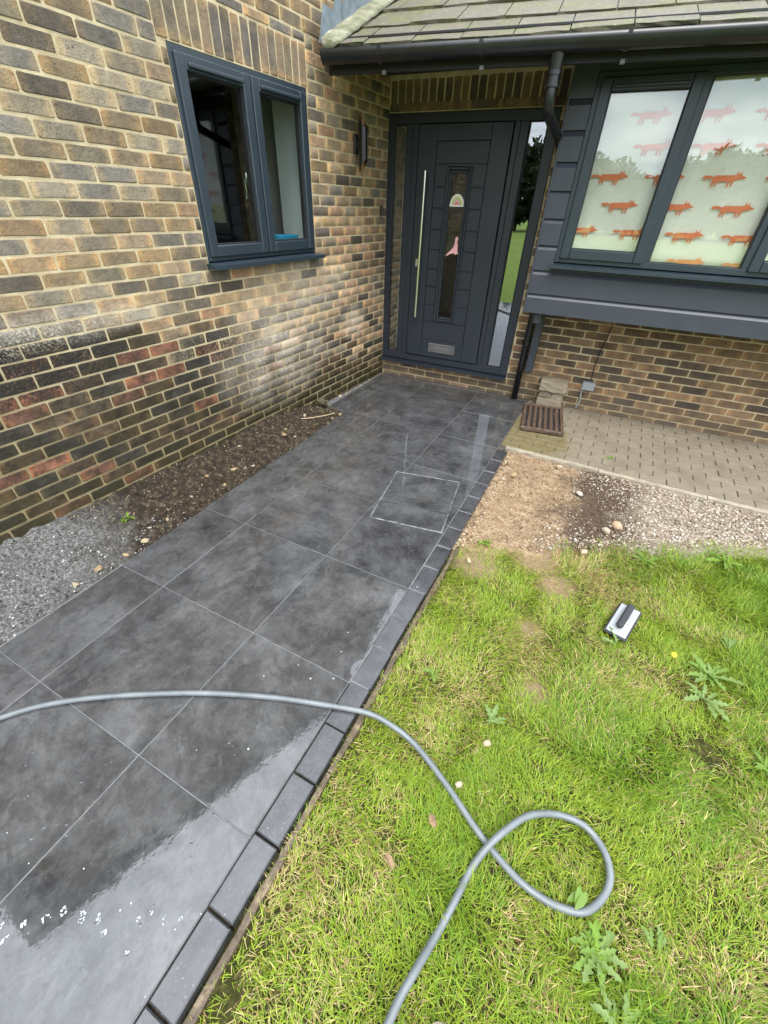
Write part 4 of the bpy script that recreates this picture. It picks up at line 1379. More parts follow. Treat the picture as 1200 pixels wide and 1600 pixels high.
# pale stone pier by the gully
pr = empty('stone_pier', DW(2.115, 0.0, 0.0), WA)
tag(pr, 'low pale stone pier of three rough blocks against the wall behind the slatted mat', 'stone pier')
for (x0, x1, y0, z0, z1) in ((-0.135, 0.125, -0.150, -0.03, 0.092), (-0.130, 0.000, -0.138, 0.096, 0.170), (0.006, 0.118, -0.136, 0.096, 0.168), (-0.140, 0.138, -0.165, 0.174, 0.290)):
    bm = bmesh.new(); bmesh.ops.create_cube(bm, size=1)
    bmesh.ops.subdivide_edges(bm, edges=bm.edges[:], cuts=3, use_grid_fill=True)
    for v in bm.verts:
        c_ = v.co.copy()
        ln = max(abs(c_.x), abs(c_.y), abs(c_.z))
        sph = c_.normalized() * 0.62
        c_ = c_.lerp(sph, 0.10)
        v.co = Vector(((x0 + x1) / 2 + c_.x * (x1 - x0), (y0 - 0.006) / 2 + c_.y * (-0.006 - y0), (z0 + z1) / 2 + c_.z * (z1 - z0))) + Vector((random.gauss(0, .004), random.gauss(0, .002), random.gauss(0, .004)))
    me = bpy.data.meshes.new('pier_block'); bm.to_mesh(me); bm.free(); me.materials.append(M['stone'])
    o = link('pier_block', me, pr); s_ = random.uniform(0.85, 1.15); o.color = (0.27 * s_, 0.23 * s_, 0.165 * s_, 1)

# ------------------------------------------------------------------ soil strip beside the gable wall
def base_z(y):
    k_ = min(1, max(0, (-0.95 - y) / 1.0))
    k_ = k_ * k_ * (3 - 2 * k_)
    return -0.005 + 0.125 * k_ + 0.04 * min(1, max(0, (-3.0 - y) / 1.0))


def edge_x(y):
    r_ = (GY - y) / SY
    return grid(left_c(math.floor(r_), math.floor(r_) + 1), r_)[0]


def soil_z(x, y):
    ex = edge_x(y)
    t_ = min(1, max(0, x / max(ex, 0.05)))
    b = base_z(y)
    z = b + (-0.028 - b) * (t_ ** 0.9)
    z += 0.012 * math.sin(x * 31 + y * 17) * math.sin(y * 23 + x * 5) + 0.008 * math.sin(y * 51 + x * 40)
    return z


m = MB(); nxs, nys = 14, 220
vv, ff = [], []
for j in range(nys + 1):
    y = 0.03 - 5.6 * j / nys
    ex = edge_x(y) + 0.012
    for i in range(nxs + 1):
        x = -0.003 + (ex + 0.003) * i / nxs
        z = soil_z(x, y) + random.uniform(-0.004, 0.004)
        if i >= nxs - 1: z = min(z, -0.012)
        vv.append((x, y, z))
for j in range(nys):
    for i in range(nxs):
        a = j * (nxs + 1) + i
        ff.append((a, a + nxs + 1, a + nxs + 2, a + 1))
m.add(vv, ff)
tag(m.build('soil_strip', M['soil'], smooth=True), kind='structure')


# pebbles: many tiny stones joined, tinted one by one
def pebble_field(name, spots, mat, label, cat, sub=1):
    bms = []
    for s_ in range(8):
        me = rock_mesh('tmp', 50 + s_, sub, 1, 0.8, 0.6, 0.35, 0.3)
        v = np.empty(len(me.vertices) * 3, np.float32); me.vertices.foreach_get('co', v)
        f = np.array([list(p_.vertices) for p_ in me.polygons])
        bms.append((v.reshape(-1, 3), f)); bpy.data.meshes.remove(me)
    V, F, Cc = [], [], []
    n0 = 0
    for (x, y, z, s_, c_) in spots:
        v, f = bms[random.randrange(8)]
        an = random.uniform(0, 6.283); ca_, sa_ = math.cos(an), math.sin(an)
        tl_ = random.uniform(-.5, .5)
        w = v * s_
        w = np.stack([w[:, 0], w[:, 1] * math.cos(tl_) - w[:, 2] * math.sin(tl_), w[:, 1] * math.sin(tl_) + w[:, 2] * math.cos(tl_)], 1)
        w = np.stack([w[:, 0] * ca_ - w[:, 1] * sa_ + x, w[:, 0] * sa_ + w[:, 1] * ca_ + y, w[:, 2] + z], 1)
        V.append(w); F.append(f + n0); Cc.append(np.tile((*c_, 1), (len(v), 1)))
        n0 += len(v)
    F = np.concatenate(F)
    me = np_mesh(name, np.concatenate(V), F.ravel(), np.full(len(F), 3), mat, np.concatenate(Cc), True)
    return tag(link(name, me), label, cat, kind='stuff')


spots = []
for _ in range(8200):
    y = random.uniform(-5.3, -0.03)
    ex = edge_x(y)
    x = random.uniform(0.01, max(ex - 0.012, 0.03))
    grey = y < -3.75 + 0.9 * (x / 0.5 - 0.5) + random.gauss(0, .15)
    s_ = random.choice([0.002, 0.003, 0.003, 0.004, 0.005, 0.007]) * (1.25 if grey else 1)
    if y > -1.2: s_ *= 0.8
    if grey: b = random.choice([0.04, 0.10, 0.18, 0.28, 0.42, 0.14]); c_ = (b, b, b * 0.97)
    else:
        c_ = random.choice([(0.03, 0.023, 0.016), (0.05, 0.038, 0.025), (0.10, 0.075, 0.045), (0.38, 0.30, 0.19), (0.30, 0.23, 0.15), (0.22, 0.16, 0.10), (0.02, 0.016, 0.012), (0.014, 0.011, 0.008), (0.014, 0.011, 0.008)])
    spots.append((x, y, soil_z(x, y) + s_ * 0.3, s_, c_))
pebble_field('soil_grit', spots, M['pebble'], 'fine grit and crumbs of dark soil along the foot of the gable wall', 'grit')

st_pts = [(0.30, -1.34, 0.024), (0.345, -1.42, 0.017), (0.29, -1.47, 0.015), (0.36, -1.33, 0.018), (0.255, -1.40, 0.016), (0.355, -1.62, 0.013), (0.16, -2.02, 0.020), (0.225, -2.12, 0.030), (0.30, -2.06, 0.016), (0.13, -1.70, 0.022), (0.33, -2.62, 0.014), (0.28, -2.78, 0.026), (0.33, -2.70, 0.012), (0.36, -2.95, 0.018), (0.22, -2.98, 0.016), (0.30, -3.20, 0.013), (0.38, -3.46, 0.020), (0.42, -3.66, 0.026), (0.43, -3.80, 0.020), (0.42, -3.96, 0.030), (0.44, -4.10, 0.022), (0.12, -2.55, 0.014), (0.045, -0.98, 0.024), (0.05, -0.86, 0.021), (0.045, -0.76, 0.016), (0.05, -0.66, 0.019), (0.04, -0.55, 0.015), (0.045, -0.45, 0.016), (0.035, -0.34, 0.013)]
pl_lab = ['pale cream pebble lying in the dark soil strip between gable wall and path']
for (x, y, s_) in st_pts:
    b = random.uniform(0.8, 1.15)
    c_ = random.choice([(0.42, 0.34, 0.22), (0.48, 0.40, 0.28), (0.40, 0.29, 0.17), (0.50, 0.44, 0.34)])
    near = y > -1.1
    stone((x, y, (soil_z(x, y) if not near else -0.004) + s_ * 0.25), s_, tuple(q_ * b for q_ in c_),
          'small pale pebble in the gap between gable wall and dark slabs near the door' if near else pl_lab[0], 'pebbles near the door corner' if near else 'pebbles in the soil strip', 'pebble')
me = rock_mesh('mossy_stone', 77, 3, 1, 0.95, 1.0, 0.16, 0.55); me.materials.append(M['moss_stone'])
o = link('mossy_stone', me); o.location = (0.075, -1.36, 0.060); o.scale = (0.054, 0.054, 0.060); o.rotation_euler = (0, 0, 0.5)
tag(o, 'squat mossy green brown stone leaning at the foot of the gable wall', 'stone')
me = rock_mesh('mossy_stone', 78, 3, 1, 0.9, 0.7, 0.16, 0.2); me.materials.append(M['moss_stone'])
o = link('mossy_stone', me); o.location = (0.155, -1.47, 0.022); o.scale = (0.044, 0.044, 0.044)
tag(o, 'round olive green mossy stone in front of the squat one by the gable wall', 'stone')
m = MB(); m.tube(smooth_path([(0.31, -1.45, 0.035), (0.27, -1.58, 0.045), (0.19, -1.70, 0.045), (0.12, -1.80, 0.055)]), 0.004, 6)
tag(m.build('twig', M['twig'], smooth=True), 'thin pale twig lying on the soil below the mossy stones', 'twig')


# ------------------------------------------------------------------ paved apron, gravel bed
PA = R(2.2)
PO = Vector((2.02, -1.075, 0))


def PV(a, b):
    return (PO.x + a * math.cos(PA) - b * math.sin(PA), PO.y + a * math.sin(PA) + b * math.cos(PA))


bedp = wallclip([(1.93, -1.28), PV(0.0, -0.012), PV(4.0, -0.012), PV(4.0, 1.9), PV(-0.35, 1.9)], 0.008)
ap = MB().slab(bedp, -0.06, -0.017).build('paved_apron', M['paver_joint'])
tag(ap, kind='structure', label='apron of pale weathered block pavers below the bay window')
for rw in range(16):
    b0, b1 = rw * 0.1015 + 0.002, rw * 0.1015 + 0.0975
    a = -0.32 - (0.1 if rw % 2 else 0)
    while a < 3.2:
        pl = [PV(a + 0.003, b0), PV(a + 0.199, b0), PV(a + 0.199, b1), PV(a + 0.003, b1)]
        a += 0.2015
        pl = wallclip(pl, 0.010)
        e0, e1 = grid(C3 + 0.012, 0), grid(C3 + 0.012, -3)
        dx_, dy_ = e1[0] - e0[0], e1[1] - e0[1]; L_ = math.hypot(dx_, dy_)
        nx2, ny2 = -dy_ / L_, dx_ / L_
        pl = clip(pl, nx2, ny2, nx2 * e0[0] + ny2 * e0[1])
        if len(pl) < 3: continue
        ar = abs(sum(pl[i][0] * pl[(i + 1) % len(pl)][1] - pl[(i + 1) % len(pl)][0] * pl[i][1] for i in range(len(pl)))) / 2
        if ar < 0.001: continue
        slab_piece('paver', pl, -0.010 + random.uniform(-0.0025, 0.0025), M['paver'], ap, th=0.03, bev=0.0035)
m = MB()
for i in range(5):
    a0, a1 = -0.02 + i * 0.8, 0.775 + i * 0.8
    m = MB().slab([PV(a0, -0.055), PV(a1, -0.055), PV(a1, -0.004), PV(a0, -0.004)], -0.06, -0.013 + random.uniform(-.003, .003))
    m.build('kerb_edging', M['concrete'], ap)


def lawn_y(x):
    return -2.56 + (x - 2.2) * 0.63 + 0.03 * math.sin(x * 9) + 0.018 * math.sin(x * 23 + 1)


def kerb_y(x):
    if x < 2.02: return -1.29
    return PO.y + (x - PO.x) * math.tan(PA) - 0.05


def path_x(y):
    return grid(C3 + 0.16, (GY - y) / SY)[0]


def bed_z(x, y):
    return -0.034 + 0.006 * math.sin(x * 13 + y * 7) * math.sin(y * 11 - x * 3)


vv, ff = [], []
NXB, NYB = 90, 60
for j in range(NYB + 1):
    for i in range(NXB + 1):
        t_ = j / NYB
        s_ = i / NXB
        x = 2.0 + 3.6 * s_
        y = (lawn_y(x) - 0.22) * (1 - t_) + (kerb_y(x) + 0.03) * t_
        xx = max(x, path_x(y) - 0.035)
        sink = max(0.0, 1 - t_ / 0.13) * 0.055
        vv.append((xx, y, bed_z(xx, y) + random.uniform(-0.004, 0.004) - sink))
for j in range(NYB):
    for i in range(NXB):
        a = j * (NXB + 1) + i
        ff.append((a, a + 1, a + NXB + 2, a + NXB + 1))
m = MB().add(vv, ff)
tag(m.build('gravel_bed', M['gravel_bed'], smooth=True), kind='structure')

spots = []
PC = [(0.38, 0.33, 0.26), (0.46, 0.41, 0.34), (0.31, 0.25, 0.19), (0.38, 0.30, 0.23), (0.22, 0.17, 0.12), (0.48, 0.45, 0.39), (0.15, 0.11, 0.08), (0.32, 0.24, 0.17)]
SC = [(0.33, 0.235, 0.14), (0.38, 0.29, 0.185), (0.22, 0.15, 0.085), (0.42, 0.35, 0.25), (0.14, 0.095, 0.055)]
for _ in range(46000):
    x = random.uniform(2.05, 5.3)
    y0_, y1_ = lawn_y(x) - 0.04, kerb_y(x)
    y = random.uniform(-2.75, -0.9)
    if y < y0_ or y > y1_ - 0.008 or x < path_x(y) - 0.02: continue
    gx_ = (x - 2.75 + 0.25 * math.sin(y * 5) + random.gauss(0, .12)) / 0.5
    dens = min(1, max(0.0, gx_))
    dark = math.exp(-(((x - 2.82) / 0.2) ** 2 + ((y + 1.70) / 0.38) ** 2))
    if random.random() < dens * (1 - 0.75 * dark):
        s_ = random.choice([0.004, 0.005, 0.006, 0.007, 0.008, 0.010, 0.013])
        b = random.uniform(0.75, 1.1)
        c_ = random.choice(PC)
        if random.random() < dark: c_ = (0.12, 0.085, 0.055)
    elif random.random() < 0.55:
        s_ = random.choice([0.003, 0.004, 0.005, 0.006, 0.008])
        if x < path_x(y) + 0.08 and random.random() < .6: s_ *= 1.8
        b = random.uniform(0.75, 1.2)
        c_ = random.choice(SC if x < 2.65 else PC)
        if random.random() < dark: c_ = (0.10, 0.07, 0.045)
    else: continue
    spots.append((x, y, bed_z(x, y) + s_ * random.uniform(0.0, 0.45), s_, tuple(q_ * b for q_ in c_)))
pebble_field('gravel', spots, M['pebble'], 'loose pale pebbles and sandy grit between the paved apron and the lawn', 'gravel')
stone((3.01, -1.83, -0.012), 0.048, (0.50, 0.35, 0.23), 'largest stone of the gravel bed, flat and pinkish orange')
stone((2.955, -1.93, -0.016), 0.036, (0.52, 0.45, 0.34), 'pale stone lying at the lawn edge just below the pinkish flat stone')
stone((2.72, -1.55, -0.014), 0.030, (0.56, 0.50, 0.40), 'whitish stone on the dark soil patch in the gravel bed')
stone((2.50, -1.20, -0.016), 0.034, (0.50, 0.40, 0.28), 'tan stone near the kerb above the dark soil patch')
stone((2.20, -1.55, -0.014), 0.034, (0.44, 0.32, 0.18), 'sandy stone on the orange soil beside the dark edging blocks')
stone((2.86, -2.24, -0.02), 0.026, (0.52, 0.42, 0.30), 'buff stone at the straw coloured lawn edge')
stone((2.245, -2.72, -0.02), 0.024, (0.54, 0.44, 0.28), 'pale yellow stone at the top corner of the lawn beside the edging')
stone((2.655, -4.02 + 0.1, -0.02), 0.018, (0.52, 0.42, 0.33), 'small pink stone in the grass just left of the hose')
stone((2.70, -3.72, -0.018), 0.020, (0.54, 0.42, 0.30), 'small buff stone in the grass below the pale dandelion')
stone((2.83, -4.50, -0.015), 0.026, (0.56, 0.48, 0.36), 'pale stone in the grass at the bottom edge beside the hose')

# timber edging along the lawn side of the path
tb = empty('timber_edging', (0, 0, 0))
tag(tb, 'weathered brown timber edging sunk between the dark blocks and the lawn', 'edging')
y = -2.35
while y > -5.5:
    L_ = random.uniform(0.8, 1.1)
    r0, r1 = (GY - y) / SY, (GY - (y - L_)) / SY
    n_ = 10
    inn_ = [grid(C3 + 0.168 + random.uniform(-.004, .004) / SX, r0 + (r1 - r0) * i / n_) for i in range(n_ + 1)]
    out_ = [grid(C3 + 0.205 + random.uniform(-.008, .008) / SX, r1 - (r1 - r0) * i / n_) for i in range(n_ + 1)]
    m = MB().slab(inn_ + out_, -0.08, -0.034 + random.uniform(-.005, .004)); m.build('board', M['timber'], tb)
    y -= L_ + 0.006

# ------------------------------------------------------------------ lawn
print('grass')
BARE = [(2.767, -2.62, 0.11), (2.823, -3.361, 0.085), (3.50, -3.28, 0.09), (2.29, -2.70, 0.17), (2.30, -4.75, 0.06), (2.62, -2.44, 0.15), (2.70, -3.02, 0.06)]
STRAW = [(2.80, -2.38, 0.42, 1.0), (2.62, -3.25, 0.35, 0.55), (2.35, -4.35, 0.25, 0.7), (3.05, -3.10, 0.30, 0.6), (2.75, -3.0, 0.3, 0.5), (3.55, -3.55, 0.3, 0.5), (2.55, -4.6, 0.3, 0.6)]
NB = 470000
X = rng.uniform(2.12, 5.2, NB); Y = rng.uniform(-6.0, -1.0, NB)
dist = np.hypot(X - CAM.x, Y - CAM.y)


def vnoise(x, y, f, s):
    """smooth value noise"""
    r_ = np.random.default_rng(s).random((64, 64))
    u, v = x * f, y * f
    i, j = np.floor(u).astype(int), np.floor(v).astype(int)
    a, b = u - i, v - j
    a = a * a * (3 - 2 * a); b = b * b * (3 - 2 * b)
    g_ = lambda p_, q_: r_[p_ % 64, q_ % 64]
    return (g_(i, j) * (1 - a) + g_(i + 1, j) * a) * (1 - b) + (g_(i, j + 1) * (1 - a) + g_(i + 1, j + 1) * a) * b


vnoise_edge = lambda q_: vnoise(q_, q_ * 0, 6, 21) - 0.5
ly = -2.56 + (X - 2.2) * 0.63 + 0.03 * np.sin(X * 9) + 0.018 * np.sin(X * 23 + 1)
px_ = GX + (C3 + 0.200) * SX * math.cos(TH) - (Y - GY) * math.tan(TH)
keep = (Y < ly + rng.normal(0, 0.03, NB) + 0.10 * (vnoise(X, Y, 11, 31) - 0.5)) & (X > px_ + rng.normal(0.010, 0.018, NB) + 0.03 * (vnoise_edge(Y)))
keep &= (X < 3.35 + (Y + 4.6) * 0.45 + 1.1) & (Y > -5.9)
pr_ = np.ones(NB)
for bx, by, br_ in BARE: pr_ *= 1 - 0.93 * np.exp(-(((X - bx) ** 2 + (Y - by) ** 2) / br_ ** 2) ** 1.5)
pr_ *= 0.55 + 0.6 * vnoise(X, Y, 9, 1)
edge_d = ly - Y
pr_ *= np.clip(0.35 + edge_d * 2.2, 0.25, 1)
keep &= rng.random(NB) < pr_
X, Y = X[keep], Y[keep]
N = len(X)
straw = np.zeros(N)
for sx_, sy_, sr_, sw_ in STRAW: straw = np.maximum(straw, sw_ * np.exp(-((X - sx_) ** 2 + (Y - sy_) ** 2) / sr_ ** 2))
straw = np.clip(straw * 0.75 + 0.75 * (vnoise(X, Y, 4.0, 2) - 0.42) + 0.55 * (vnoise(X, Y, 13, 3) - 0.5), 0.04, 0.9)
is_straw = rng.random(N) < np.clip(straw * 0.9, 0.05, 0.9)
lush = np.clip(2.0 * (vnoise(X, Y, 2.6, 5) - 0.35) + 0.6 * (X - 2.95), 0, 1)
Lb = rng.uniform(0.025, 0.075, N) * (0.8 + 0.55 * lush) * np.where(is_straw, 0.85, 1)
wd = rng.uniform(0.0006, 0.0018, N) * (0.9 + 0.3 * lush)
comb = vnoise(X, Y, 3.2, 8) * 12.0
ang = comb + rng.normal(0, 1.1, N)
t1 = np.clip(rng.normal(0.75, 0.35, N), 0.05, 1.45) + np.where(is_straw, 0.3, 0)
t2 = np.clip(t1 + rng.uniform(0.1, 0.9, N), 0, 1.9)
dxy = np.stack([np.cos(ang), np.sin(ang)], 1)
pxy = np.stack([-np.sin(ang), np.cos(ang)], 1)
B0 = np.stack([X, Y, np.full(N, -0.056) + 0.012 * vnoise(X, Y, 6, 9)], 1)


def up(b, L_, t_, tw=0):
    return b + np.concatenate([dxy * (L_ * np.sin(t_))[:, None], (L_ * np.cos(t_))[:, None]], 1)


mid = up(B0, Lb * 0.55, t1)
tip = up(mid, Lb * 0.45, t2)
tip[:, 2] = np.maximum(tip[:, 2], -0.050); mid[:, 2] = np.maximum(mid[:, 2], -0.050)
side = np.concatenate([pxy * wd[:, None], np.zeros((N, 1))], 1)
jit = rng.normal(0, 0.35, N)
sm = np.concatenate([(pxy * np.cos(jit)[:, None] + dxy * np.sin(jit)[:, None]) * wd[:, None] * 0.9, np.zeros((N, 1))], 1)
V = np.stack([B0 - side, B0 + side, mid + sm, mid - sm, tip], 1).reshape(-1, 3)
base = np.arange(N)[:, None] * 5
quads = base + np.array([[0, 1, 2, 3]]); tris = base + np.array([[3, 2, 4]])
flat = np.concatenate([quads, tris], 1).ravel()
tot = np.tile([4, 3], N)
g1, g2, g3 = np.array([0.132, 0.252, 0.016]), np.array([0.315, 0.375, 0.036]), np.array([0.055, 0.160, 0.011])
u1 = rng.random(N)[:, None]
gc = g1 * (1 - u1) + g2 * u1
lu = (lush * rng.random(N))[:, None]
gc = gc * (1 - 0.85 * lu) + g3 * 0.85 * lu
sc_ = np.array([0.50, 0.41, 0.19]) * rng.uniform(0.6, 1.15, N)[:, None]
sc_ = np.where((rng.random(N) < 0.2)[:, None], np.array([0.28, 0.17, 0.075]), sc_)
gc = np.where(is_straw[:, None], sc_, gc) * rng.uniform(0.75, 1.2, N)[:, None]
cols = np.repeat(np.concatenate([gc, np.ones((N, 1))], 1), 5, axis=0)
me = np_mesh('grass', V, flat, tot, M['grass'], cols)
tag(link('grass', me), 'short yellow green lawn grass with straw coloured worn patches', 'grass', kind='stuff')
print('blades', N)


# ------------------------------------------------------------------ broad-leaved weeds
def weed_leaf(seed, L_, W_, lobed):
    r = random.Random(seed)
    n = 9
    left, right, midp = [], [], []
    for i in range(n + 1):
        t_ = i / n
        w = W_ * (math.sin(math.pi * min(1, t_ ** 0.8)) ** 0.7) * (0.55 + 0.55 * t_) if t_ < 1 else 0
        if lobed and 0 < i < n: w *= (1.15 if i % 2 else 0.45)
        if i == 0: w = W_ * 0.12
        z = 0.16 * L_ * math.sin(t_ * 2.2) + r.uniform(-0.002, 0.002)
        x = L_ * t_
        b = r.uniform(-0.03, 0.03) * L_ * t_
        off_ = L_ * 0.05 if (lobed and i % 2) else 0
        left.append((x - off_, b + w, z + w * 0.35)); right.append((x - off_, b - w, z + w * 0.35)); midp.append((x, b, z))
    vv = left + midp + right
    k_ = n + 1
    ff = []
    for i in range(n): ff += [(i, i + 1, k_ + i + 1, k_ + i), (k_ + i, k_ + i + 1, 2 * k_ + i + 1, 2 * k_ + i)]
    return MB().add(vv, ff)


leaf_lib = {}
for mt in ('weed_green', 'weed_pale', 'weed_lime'):
    for s_ in range(4):
        leaf_lib[(mt, 1, s_)] = weed_leaf(s_, 1.0, 0.16, True).mesh('leaf', M[mt], True)
        leaf_lib[(mt, 0, s_)] = weed_leaf(10 + s_, 1.0, 0.22, False).mesh('leaf', M[mt], True)


def weed(loc, n, L_, mts, lobed, label, spread=6.283, a0=0.0, flower=False, name='weed'):
    w = empty(name, loc)
    tag(w, label, 'weed')
    for i in range(n):
        mt = random.choice(mts)
        o = link('leaf', leaf_lib[(mt, lobed, random.randrange(4))], w)
        s_ = L_ * random.uniform(0.4, 0.85)
        o.scale = (s_, s_, s_)
        o.rotation_euler = (random.uniform(-.3, .3), random.uniform(-0.12, 0.12), a0 + spread * (i + random.uniform(-.3, .3)) / n)
        o.location = (random.uniform(-.012, .012), random.uniform(-.012, .012), random.uniform(-0.004, 0.01))
    if flower:
        m = MB()
        for i in range(14):
            a = i * 6.283 / 14
            m.add([(0, 0, 0), (0.011 * math.cos(a - .2), 0.011 * math.sin(a - .2), 0.004), (0.014 * math.cos(a), 0.014 * math.sin(a), 0.006), (0.011 * math.cos(a + .2), 0.011 * math.sin(a + .2), 0.004)], [(0, 1, 2, 3)])
        o = m.build('flower', M['flower_yellow'], w); o.location = (-0.17, 0.0, 0.045); o.rotation_euler = (0.5, 0.3, 0)
        MB().tube([(-0.17, 0.0, 0.043), (-0.12, 0.0, 0.02), (0, 0, 0)], 0.0016, 6).build('stalk', M['weed_green'], w)
    return w


Z0 = -0.026
weed((3.53, -2.86, Z0), 11, 0.17, ['weed_pale', 'weed_green'], 1, 'flattened pale dandelion with one yellow flower, right of the lawn', flower=True)
weed((3.50, -3.02, Z0), 8, 0.15, ['weed_pale'], 1, 'grey green dandelion sprawling just below the one with a yellow flower')
weed((3.62, -2.62, Z0), 4, 0.13, ['weed_pale'], 1, 'long notched grey green leaves lying near the right edge above the flower', 1.2, 1.2)
weed((2.675, -3.62, Z0), 6, 0.12, ['weed_pale'], 1, 'small pale dandelion in the grass between path edge and hose loop', 2.6, 0.2)
weed((3.18, -4.13, Z0), 20, 0.115, ['weed_green', 'weed_lime', 'weed_pale'], 1, 'bright green broad leaved dock clump just below the hose loop')
weed((3.25, -4.25, Z0), 16, 0.11, ['weed_green', 'weed_pale'], 1, 'broad leaved clump at the bottom edge below the dock')
weed((3.33, -4.02, Z0), 6, 0.095, ['weed_pale', 'weed_green'], 1, 'long pale upright leaves right of the dock clump', 1.6, 1.0)
weed((3.09, -4.055, Z0 + 0.015), 3, 0.09, ['weed_green'], 0, 'single broad green leaf poking over the hose at its loop', 1.0, 0.8)
weed((3.70, -3.23, Z0), 9, 0.08, ['weed_green'], 0, 'fresh green leaves at the right edge halfway up the lawn')
weed((3.22, -2.12, Z0), 10, 0.13, ['weed_green'], 1, 'dark green leafy weed at the top of the lawn beside the gravel')
weed((3.66, -1.86, Z0), 10, 0.15, ['weed_green', 'weed_lime'], 1, 'large bright weed in the top right corner of the lawn')
weed((2.38, -3.55, Z0), 7, 0.06, ['weed_green'], 0, 'cluster of small round leaves in the grass near the path edge')
weed((2.27, -2.50, Z0), 8, 0.06, ['weed_lime', 'weed_green'], 0, 'small lime green seedling where lawn, sand and edging blocks meet')
weed((3.12, -2.90, Z0), 4, 0.11, ['weed_pale'], 1, 'few pale leaves lying left below the trowel', 3.0, 1.5)
weed((0.21, -3.62, soil_z(0.21, -3.62)), 10, 0.075, ['weed_lime'], 0, 'lime green seedling growing in the soil strip beside the gable wall')
weed((2.86, -0.80, -0.012), 9, 0.05, ['weed_green', 'weed_lime'], 0, 'tiny weed growing in a joint of the paved apron')
weed((3.55, -1.02, -0.03), 9, 0.06, ['weed_lime', 'weed_green'], 0, 'small green weed in the gravel along the kerb of the apron')
for (x, y, lab) in ((2.60, -4.06, 'curled brown dead leaf in the grass left of where the hose crosses itself'), (2.56, -4.27, 'curled brown dead leaf in the grass near the bottom left of the hose')):
    m = weed_leaf(31, 0.05, 0.016, False)
    o = m.build('dead_leaf', M['dry_leaf'], None, Matrix.Translation((x, y, -0.015)) @ Matrix.Rotation(random.uniform(0, 6), 4, 'Z') @ Matrix.Rotation(0.4, 4, 'X'))
    tag(o, lab, 'leaf')

# ------------------------------------------------------------------ things lying about
HP = [(0.80, -4.86), (0.921, -4.675), (1.002, -4.569), (1.128, -4.454), (1.32, -4.315), (1.552, -4.168), (1.805, -4.037), (2.017, -3.947), (2.203, -3.877), (2.323, -3.866), (2.454, -3.886), (2.624, -3.957), (2.75, -4.022), (2.832, -4.057), (2.928, -4.087), (3.011, -4.092), (3.078, -4.08), (3.131, -4.054), (3.171, -3.998), (3.189, -3.934), (3.173, -3.876), (3.131, -3.836), (3.074, -3.819), (2.989, -3.84), (2.91, -3.894), (2.852, -3.977), (2.81, -4.06), (2.783, -4.144), (2.768, -4.234), (2.75, -4.328), (2.726, -4.431), (2.709, -4.516), (2.703, -4.62), (2.71, -4.80)]
HR = 0.0118
pts = []
for i, (x, y) in enumerate(HP):
    if i <= 7: z = HR + 0.001 + (0.004 if 2 < i < 6 else 0)
    elif i == 8: z = HR + 0.001
    elif i == 9: z = HR - 0.008
    elif i in (24, 26): z = HR + 0.004
    elif i == 25: z = HR + 0.018
    elif i >= 30: z = HR + 0.006
    else: z = HR - 0.028 + 0.004 * math.sin(i * 2.3)
    # keep the pixel of the photograph: slide the ground point along its sight line to height z
    k_ = (CAM.z - z) / CAM.z
    pts.append((CAM.x + (x - CAM.x) * k_, CAM.y + (y - CAM.y) * k_, z))
pts = [(0.66, -5.95, HR + .001), (0.66, -5.40, HR + .001)] + pts + [(2.78, -5.25, HR - .022), (2.95, -5.95, HR - .022)]
m = MB(); m.tube(smooth_path(pts, 8), HR, 16)
tag(m.build('garden_hose', M['hose'], smooth=True), 'grey garden hose crossing the wet path and looping on the lawn', 'hose')

tr = empty('grout_float', (3.128, -2.745, -0.012), R(-16.5))
tr.rotation_euler = (R(4), R(-3), R(-14)); tr.scale = (0.84, 0.86, 0.9)
tag(tr, 'grey hand float with black rubber base and black handle lying on the grass', 'float')
MB().bbox(-0.068, 0.068, -0.142, 0.142, 0.0, 0.016, 0.005).build('rubber_base', M['float_rubber'], tr)
MB().bbox(-0.058, 0.058, -0.132, 0.132, 0.0163, 0.022, 0.003).build('plate', M['float_plate'], tr)
m = MB(); m.bbox(-0.021, 0.021, -0.094, 0.124, 0.038, 0.064, 0.010); m.bbox(-0.013, 0.013, -0.080, -0.050, 0.0222, 0.044, 0.004); m.bbox(-0.013, 0.013, 0.070, 0.100, 0.0222, 0.044, 0.004)
m.build('handle', M['float_rubber'], tr)
lb = MB().box(0.022, 0.052, -0.062, 0.004, 0.0221, 0.0226).build('paper_label', M['white_plastic'], tr)
MB().add([(0.026, -0.035, 0.0229), (0.026, -0.008, 0.0229), (0.036, -0.008, 0.0229), (0.034, -0.03, 0.0229)], [(0, 1, 2, 3)]).build('printed_mark', M['sticker_blue'], lb)

mt_ = empty('slatted_mat', (2.145, -0.318, 0.0), R(11.5))
tag(mt_, 'dirty brown slatted boot mat between the dark path and the paved apron', 'mat')
W2, H2 = 0.205, 0.335
MB().bbox(-W2, W2, -H2, -H2 + 0.035, 0.0, 0.036, 0.004).build('end_bar', M['rust_mat'], mt_)
MB().bbox(-W2, W2, H2 - 0.03, H2, 0.0, 0.034, 0.004).build('end_bar', M['rust_mat'], mt_)
for i in range(8):
    x = -W2 + 0.018 + i * (2 * W2 - 0.036) / 7
    MB().bbox(x - 0.016, x + 0.016, -H2 + 0.036, H2 - 0.031, 0.002, 0.034 + random.uniform(-.003, .004), 0.005).build('slat', M['rust_mat'], mt_)
MB().box(-W2 + 0.003, W2 - 0.003, -H2 + 0.037, H2 - 0.032, 0.0, 0.010).build('base_sheet', M['float_rubber'], mt_)
sp = []
